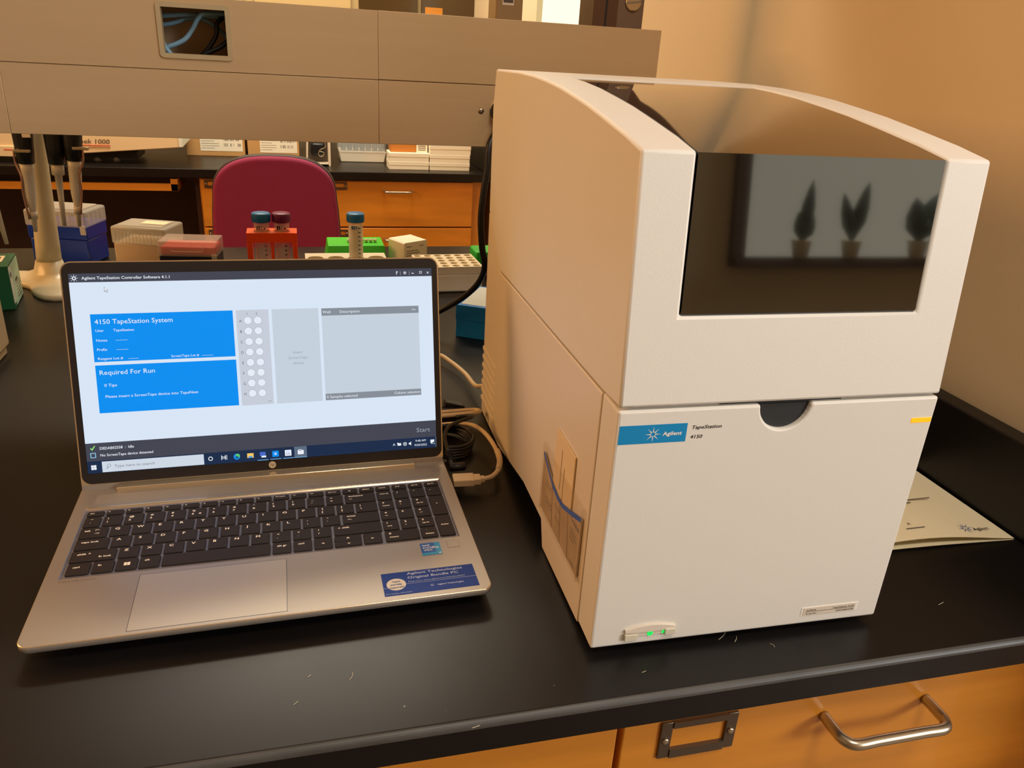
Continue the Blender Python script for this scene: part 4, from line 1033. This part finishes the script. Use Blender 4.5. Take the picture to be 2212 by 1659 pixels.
# pipettes hang from the carousel
SH = mat('grey white pipette shaft', (196, 190, 176), .3)
def pipette(top, tip, kind, label):
    t = thing('pipette', label, 'pipette', top, 0)
    T = Vector(top); d = Vector(tip) - T; Lh = d.length; d.normalize()
    blen = kind['body']
    b = B(); b.lathe([(.0125, 0), (.0155, .01), (.0158, blen * .55), (.0140, blen * .8), (.0125, blen), (.010, blen + .001)], (0, 0, 0), BLACKP, 22, axis=d); b.build('handle', t)
    b = B(); b.lathe(kind['shaft'](blen, Lh), (0, 0, 0), SH, 18, axis=d); b.build('shaft', t)
    if kind.get('ejector'):
        s_ = kind['ejector']
        b = B(); o_ = Vector((s_ * .0145, -.004, 0))
        b.tube([o_ + d * (blen - .020), o_ * 1.0 + d * (blen), Vector((s_ * .008, -.007, 0)) + d * (blen + .022), Vector((s_ * .009, -.006, 0)) + d * (blen + .05), Vector((s_ * .005, -.006, 0)) + d * (Lh - .022)], .0018, mat('copper steel', (190, 150, 130), .25, metal=.8), 8, 5)
        b.lathe([(.0062, 0), (.0062, .012)], d * (Lh - .034), SH, 12, axis=d); b.box(-.012 + s_ * .006, .012 + s_ * .006, -.014, -.004, (d * (blen - .02)).z - .002, (d * (blen - .02)).z + .003, STEEL, .001)
        b.build('ejector_arm', t)
    if kind.get('label'):
        b = B(); b.box(.000, .0125, -.0166, -.0150, -.086, -.052, WCARD, .001); b.box(.001, .0115, -.0169, -.0166, -.062, -.054, INKG); b.build('volume_label', t)
thin = lambda B_, L_: [(.010, B_), (.0095, B_ + .018), (.0058, B_ + .020), (.0045, B_ + .055), (.0032, L_)]
thick = lambda B_, L_: [(.0112, B_), (.0100, B_ + .012), (.0085, B_ + .055), (.0055, B_ + .075), (.0030, L_)]
z0p = .350
def top_of(tipx, tipz, x27): # extend the axis up to z0p
    s_ = (x27 - tipx) / (.27 - tipz); return (tipx + s_ * (z0p - tipz), 1.075, z0p)
pipette(top_of(-.476, .088, -.490), (-.476, 1.08, .088), dict(body=.105, shaft=thick), 'pipette at the far left edge, mostly out of frame')
pipette(top_of(-.429, .109, -.4215), (-.429, 1.08, .109), dict(body=.128, shaft=thick, ejector=-1, label=True), 'pipette with a white volume label left of the stand column')
pipette(top_of(-.384, .119, -.3765), (-.384, 1.08, .119), dict(body=.128, shaft=thin), 'pipette with a thin plain shaft just right of the stand column')
pipette(top_of(-.360, .119, -.3490), (-.360, 1.075, .119), dict(body=.122, shaft=thick, ejector=1), 'pipette with a copper toned ejector, rightmost on the stand')
# green kit box at the left edge
t = thing('reagent_box', 'green and white printed kit box at the left edge', 'box', (-.4535, .9920, 0), math.radians(8))
GRB = mat('forest green card', (16, 92, 56), .5)
b = B()
b.prism([(0, 0), (0, .088), (-.14, .088), (-.14, 0)], lambda x, y, z: (x, y, z), 0.0002, .0725, GRB, .001)
b.build('box_body', t)
b = B(); b.box(-.001, .0006, .018, .086, .003, .069, mat('printed teal panel', (170, 205, 185), .5, var=.3, vscale=30))
b.box(-.001, .0007, .001, .018, .010, .069, mat('pale panel', (205, 215, 205), .5))
for k in range(5): b.box(.0005, .0010, .040, .076, .010 + k * .0055, .0118 + k * .0055, INKG)
b.box(.0005, .0010, .040, .060, .036, .041, INK); b.disc((.0010, .010, .056), .005, Y3, Z3, flat('panel navy dot', (60, 80, 140)), 16)
b.build('printed_panel', t)
b = B(); b.box(-.052, -.012, .030, .070, .0726, .0730, WCARD); 
for k in range(6): b.box(-.050 + k * .006, -.0465 + k * .006, .036, .062, .0730, .0732, INK)
b.build('top_label', t)
# beige apparatus edge
t = thing('beige_device', 'beige moulded device cut off by the left edge of the photo', 'device', (-.4040, .625, 0))
b = B(); b.prism([(0, 0), (.0, .168), (-.16, .168), (-.16, 0)], lambda x, y, z: (x, y, z), .012, .150, mat('beige plastic', (190, 170, 138), .4), .004); b.build('housing', t)
b = B(); b.box(-.15, -.004, .006, .164, 0.0002, .012, mat('beige plastic', (190, 170, 138), .4), .002); b.build('foot_plate', t)

# ================================================================ BROCHURE
t = thing('brochure', 'folded cream brochure lying between the instrument and the end splash', 'brochure', (0, 0, 0))
def leaf(zf, lift, m, name):
    b = B(); nx, ny = 14, 8
    # corners: right-near R, right-far Q, left-far P, left-near L
    Rn = Vector((.7000, .1290)); Q = Vector((.6990, .2900)); P = Vector((.4950, .2950)); L_ = Vector((.4900, .1370 + lift * .4))
    V = [[None] * (ny + 1) for _ in range(nx + 1)]
    for th in (0, .0004):
        for i in range(nx + 1):
            for j in range(ny + 1):
                a, c_ = i / nx, j / ny
                pnt = (L_ * (1 - a) + Rn * a) * (1 - c_) + (P * (1 - a) + Q * a) * c_
                bow = math.sin(PI * min(1, a)) 
                z = zf + lift * (bow ** 1.3) * (1 - c_ * .8) + th
                V[i][j] = b.bm.verts.new((pnt.x, pnt.y, z))
        for i in range(nx):
            for j in range(ny):
                f = b.bm.faces.new((V[i][j], V[i + 1][j], V[i + 1][j + 1], V[i][j + 1])); f.smooth = True; f.material_index = b.mi(m)
    return b
leaf(.0006, .0015, PAPER, 0).build('lower_leaf', t)
b = leaf(.0022, .0085, PAPER, 1); up_ = b.build('upper_leaf', t)
b = B()
DU = Vector((1, -.03, 0)).normalized(); DV = Vector((.0, 1, .0)).normalized()
def bz(x, y): # height of the upper leaf
    a = max(0, min(1, (x - .49) / .21)); c_ = max(0, min(1, (y - .13) / .16)); return .0022 + .0085 * (math.sin(PI * a) ** 1.3) * (1 - c_ * .8) + .0011
b.text('Agilent', (.6630, .1440, bz(.667, .145)), DU, DV, .0050, INK, w=.0185, bold=.01)
spark(b, (.6540, .1475, bz(.654, .147) + .0004), X3, Y3, .0085, flat('spark blue', (90, 110, 165)), n=8, dots=4)
for (x, y, w) in ((.575, .206, .085), (.575, .200, .055), (.575, .222, .05), (.575, .229, .045), (.575, .234, .048)): b.box(x, x + w, y, y + .0014, bz(x + w * .5, y) - .0002, bz(x + w * .5, y) + .0002, INKG)
b.text('A', (.5925, .1600, bz(.592, .16) + .0003), X3, Y3, .004, INK); b.box(.585, .607, .153, .1542, bz(.59, .153), bz(.59, .153) + .0003, INKG)
b.box(.58, .640, .244, .2755, bz(.61, .25) - .001, bz(.61, .25), flat('pale device drawing', (190, 190, 175))); b.box(.585, .628, .249, .270, bz(.6, .25) - .001, bz(.6, .25) + .0003, flat('device drawing dark', (50, 46, 42)))
b.build('print', t)

# ================================================================ FAR COUNTER
t = thing('far_counter', 'black topped counter across the aisle with maple drawers', 'counter', (0, 0, FZ))
b = B(); b.box(-1.9, .728, 2.525, 3.38, -.030, 0.0, BENCH, .002); lb('worktop', b)
b = B(); b.box(.690, .7285, 2.56, 3.38, 0.0002, .10, BENCH, .002); tag(b.build('end_splash'), 'black epoxy end splash at the right end of the far counter', 'splash')
b = B(); b.box(-.325, .690, 2.562, 3.38, FZ + .1, -.030, WOODV); b.box(-.325, .690, 2.62, 3.38, FZ, FZ + .1, GAP); lb('cabinet_carcass', b)
b = B(); b.box(.645, .690, 2.556, 2.60, FZ + .1, -.031, WOODV); lb('end_stile', b)
for (x0, x1) in ((-.320, .113), (.118, .643)):
    z1 = -.034
    for z0 in (-.200, -.372, -.60, -.80): lb('drawer_front', drawer_front(x0, x1, z0, z1, 2.542, WOOD)); z1 = z0 - .006
    for zc in (-.052, -.225):
        b = B(); label_holder(b, (x0 + .040) if x0 < 0 else .150, zc, 2.542, .055, .028); lb('label_holder', b)
    xm = .360 if x0 > 0 else -.09
    for zc in (-.068, -.245): lb('drawer_pull', pull(xm - .05, xm + .05, zc, 2.542, .033, .0042, STEEL))
b = B(); b.box(-1.9, -.325, 3.05, 3.08, FZ, -.030, DARKP); b.box(-.345, -.325, 2.60, 3.08, FZ, -.030, DARKP); lb('knee_panel', b)
b = B(); b.box(-1.9, -.345, 2.60, 2.64, -.050, -.030, DARKP); b.box(-1.9, -.40, 2.66, 3.0, -.075, -.03, BLACKP); lb('apron', b)
b = B(); b.box(-1.5, -.392, 2.535, 2.550, -.077, -.053, WOOD, .001); b.box(-.415, -.392, 2.535, 2.80, -.077, -.036, WOOD, .001); lb('pencil_drawer_rail', b)

# chair
t = thing('lab_chair', 'maroon upholstered laboratory chair with rounded back', 'chair', (-.052, 1.78, FZ))
b = B()
# back cushion outline at y = -0.08 relative
P = []
for k in range(33):
    a = PI * k / 32
    cx, sx = math.cos(a), math.sin(a)
    P.append((.150 * (abs(cx) ** .74) * (1 if cx > 0 else -1), .098 + .068 * 1.0 + (sx ** .75) * .0 + (-.110 + .100 * (sx ** .85)) ))
top_prof = [(x, z - FZ) for x, z in P]
ol = [(.160, -.16 - FZ), (.158, -.05 - FZ), (.154, .02 - FZ)] + top_prof + [(-.154, .02 - FZ), (-.158, -.05 - FZ), (-.160, -.16 - FZ), (-.14, -.24 - FZ), (0, -.26 - FZ), (.14, -.24 - FZ)]
b.prism(ol, lambda x, z, y: (x, y, z), -.085, -.045, FABRIC, .010); b.build('backrest', t)
b = B(); b.prism([(x * 1.022, z + (.003 if z > 1 - 0.0 else 0)) for x, z in ol], lambda x, z, y: (x, y, z), -.060, -.030, mat('charcoal shell', (52, 42, 42), .5), .004); b.build('back_shell', t)
b = B(); b.box(-.21, .21, -.10 + .1, .42, .44, .50, FABRIC, .02, 3); b.build('seat', t)
b = B(); b.box(-.03, .03, -.04, -.02, .42, .80, BLACKP, .004); b.box(-.03, .03, -.04, .20, .42, .44, BLACKP, .004); b.build('back_bar', t)
b = B(); b.lathe([(.025, .06), (.025, .44)], (0, .2, 0), STEEL, 18); b.build('gas_lift', t)
for k in range(5):
    a = 2 * PI * k / 5 + .3; b = B(); b.tube([(0, .2, .09), (.12 * math.cos(a), .2 + .12 * math.sin(a), .085), (.26 * math.cos(a), .2 + .26 * math.sin(a), .055)], .016, BLACKP, 10, 4)
    b.lathe([(.02, 0), (.025, .01), (.025, .03), (.02, .04)], (.26 * math.cos(a) - .02, .2 + .26 * math.sin(a), .026), BLACKP, 14, axis=(1, 0, 0)); b.build('caster_leg', t)

# machine on the far counter
t = thing('lab_machine', 'wide beige laboratory machine with sloping underside on the far counter', 'machine', (0, 0, 0))
BG = mat('beige machine enamel', (232, 205, 160), .45)
b = B(); b.prism([(-1.25, .016), (-.955, .0165), (-.66, .035), (-.372, .060), (-.372, .125), (-1.25, .125)], lambda x, z, y: (x, y, z), 2.60, 2.84, BG, .003); b.build('housing', t)
b = B(); b.prism([(-.384, .0605), (-.371, .0620), (-.371, .1255), (-.384, .1255)], lambda x, z, y: (x, y, z), 2.597, 2.84, flat('pale edge trim', (226, 228, 212)), .001); b.build('edge_trim', t)
b = B(); b.text('Omek 1000', (-.600, 2.5985, .066), X3, Z3, .0150, flat('brown lettering', (110, 84, 66)), w=.118, align='RIGHT', bold=.012, shear=.15); b.box(-.76, -.600, 2.598, 2.6, .0590, .0612, flat('red underline', (205, 80, 62))); b.box(-.76, -.600, 2.598, 2.6, .0545, .0555, flat('red underline pale', (200, 140, 115))); b.build('machine_lettering', t)
b = B(); b.prism([(x, z) for x, z in rrect(-.955, -.835, .018, .052, .015, 4)], lambda x, z, y: (x, y, z), 2.594, 2.601, BG, .002); b.box(-.92, -.865, 2.5935, 2.595, .038, .042, flat('red badge', (205, 100, 70))); b.build('badge', t)
b = B(); b.box(-.9, -.53, 2.66, 2.82, .010, .035, BLACKP)
for x in (-.66, -.60, -.88): b.lathe([(.012, 0), (.012, .014)], (x, 2.67, 0), flat('grey rubber foot', (120, 108, 92)), 14)
b.build('feet', t)
# cardboard boxes
def carton_far(x0, x1, y0, label):
    t = thing('cardboard_box', label, 'box', ((x0 + x1) / 2, y0, 0)); w = x1 - x0
    b = B(); b.box(-w / 2, w / 2, 0, .22, 0, .13, CARD, .001); b.build('box_body', t)
    b = B(); b.box(-w * .26, w * .46, -.0006, 0, .018, .11, WCARD)
    for k in range(8): b.box(-w * .24, -w * .24 + w * (.30 if k % 3 else .22), -.0009, -.0005, .028 + k * .0085, .0292 + k * .0085, INKG)
    for zz in (.036, .056):
        for k in range(16):
            if random.random() < .75: x = w * .14 + k * w * .0185; b.box(x, x + w * random.choice((.006, .011)), -.0009, -.0005, zz, zz + .011, INKG)
    b.text('RT 30700', (w * .12, -.0009, .076), X3, Z3, .007, INKG, w=w * .26); b.build('shipping_label', t)
carton_far(-.392, -.182, 2.86, 'cardboard box with white shipping label beside the beige machine')
carton_far(-.172, .018, 2.85, 'cardboard box with white shipping label behind the maroon chair')
# acrylic holder with coil
t = thing('acrylic_holder', 'open white edged acrylic holder with a coiled wire', 'holder', (.040, 2.655, 0))
b = B(); WH = flat('white plastic edge', (225, 215, 195)); b.box(0, .086, 0, .004, 0, .008, WH); b.box(.080, .088, -.003, .10, 0, .13, WH, .001)
b.prism([(0, 0), (.005, 0), (.012, .13), (.007, .13)], lambda x, z, y: (x, y, z), 0, .10, WH); b.box(0, .086, 0, .10, 0, .006, WH); b.build('frame', t)
b = B(); b.box(.004, .082, .07, .09, .006, .13, flat('dark inner panel', (92, 78, 66))); b.box(.02, .07, .05, .07, .03, .075, BLACKP, .008); b.build('inner_panel', t)
b = B(); b.tube([(.05, .02, .05), (.065, .02, .045), (.058, .02, .032), (.045, .02, .038), (.052, .02, .055), (.070, .02, .065), (.072, .02, .09)], .0018, STEEL, 6, 5); b.build('coiled_wire', t)
for k in range(3):
    b = B(); b.tube([(.01, .01, .09 + k * .010), (.04, .008, .097 + k * .010), (.08, .01, .104 + k * .010)], .0022, WH, 6, 4); b.build('wire', t)
# plastic tray with bottles
t = thing('plastic_tray', 'white plastic tray of clear wrapped vials on the far counter', 'tray', (.165, 2.775, 0))
b = B(); b.prism([(0.006, 0), (.172, 0), (.180, .040), (0, .040)], lambda x, z, y: (x, y, z), 0, .12, mat('white tray plastic', (226, 218, 198), .4), .003); b.build('tray_body', t)
b = B(); 
for k in range(7): b.lathe([(.010, .035), (.010, .085), (.007, .095)], (.018 + k * .024, .03, 0), mat('blue grey vial', (150, 160, 165), .25), 12)
b.build('vials', t)
b = B(); b.box(-.002, .178, -.004, .11, .035, .115, mat('clear wrap', (215, 220, 222), .12, alpha=.35), .008); b.build('plastic_wrap', t)
# white cartons
def flat_carton(x0, x1, y0, z0, z1, label, group=None):
    t = thing('white_carton', label, 'box', ((x0 + x1) / 2, y0, z0), 0, group); w = (x1 - x0) / 2; h = z1 - z0
    b = B(); b.box(-w, w, 0, .09, 0, h * .96, WCARD, .0012); b.build('carton_body', t)
    b = B(); b.box(-w - .0008, w + .0008, -.0008, .0908, h * .5, h, WCARD, .0012); b.build('carton_lid', t)
flat_carton(.337, .485, 2.605, 0, .0300, 'white flat carton, lower of the left pair on the far counter')
flat_carton(.337, .485, 2.605, .0302, .0600, 'white flat carton, upper of the left pair on the far counter')
flat_carton(.4885, .640, 2.600, 0, .0290, 'cream flat carton at the bottom of the taller right stack')
flat_carton(.4885, .640, 2.600, .0292, .0580, 'cream flat carton in the middle of the taller right stack')
flat_carton(.4885, .643, 2.600, .0582, .0940, 'cream flat carton on top of the taller right stack')
b = B(); b.box(.345, .440, 2.63, 2.70, .0602, .115, mat('amber cardboard', (190, 120, 45), .6), .001); tag(b.build('amber_carton'), 'amber brown carton resting on the left pair of white cartons', 'box')
b = B(); b.box(.4410, .4830, 2.63, 2.70, .0602, .115, WCARD, .001)
for k in range(4): b.box(.448, .476, 2.6292, 2.63, .068 + k * .007, .0705 + k * .007, INKG)
tag(b.build('printed_carton'), 'narrow cream carton with printed lines beside the amber one', 'box')
# wall cabinets high at the back
t = thing('wall_cabinet', 'wall mounted cabinet with tan and dark glass doors above the far counter', 'cabinet', (-1.2, 3.05, .47))
b = B(); b.box(0, 2.02, 0, .34, 0, .75, mat('cabinet tan', (186, 160, 112), .5), .002); b.build('body', t)
for (x0, x1, m) in ((.02, 1.04, mat('cabinet tan', (186, 160, 112))), (1.08, 1.44, mat('cabinet tan', (186, 160, 112))), (1.47, 1.70, mat('dark glass door', (72, 54, 30), .12)), (1.715, 1.995, mat('dark glass door', (72, 54, 30), .12))):
    b = B(); b.box(x0, x1, -.02, 0, .02, .73, m, .002); b.build('door', t)
for (x0, x1) in ((1.73, 1.80),):
    b = B(); b.box(x0, x1, -.0205, -.02, .02, .10, WOOD); b.build('door_trim', t)

# ================================================================ GROUPS OF LIKE THINGS
for pre, g in (('pipette', 'pipettes hanging on the stand'), ('pipette_tip_box', 'pipette tip boxes behind the laptop'), ('conical_tube', 'conical tubes with screw caps'),
               ('network_cable', 'cables inside the raceway opening'), ('cardboard_box', 'labelled cardboard boxes on the far counter'), ('white_carton', 'flat white cartons on the far counter')):
    for o in bpy.data.objects:
        if o.parent is None and o.name.split('.')[0] == pre: o['group'] = g
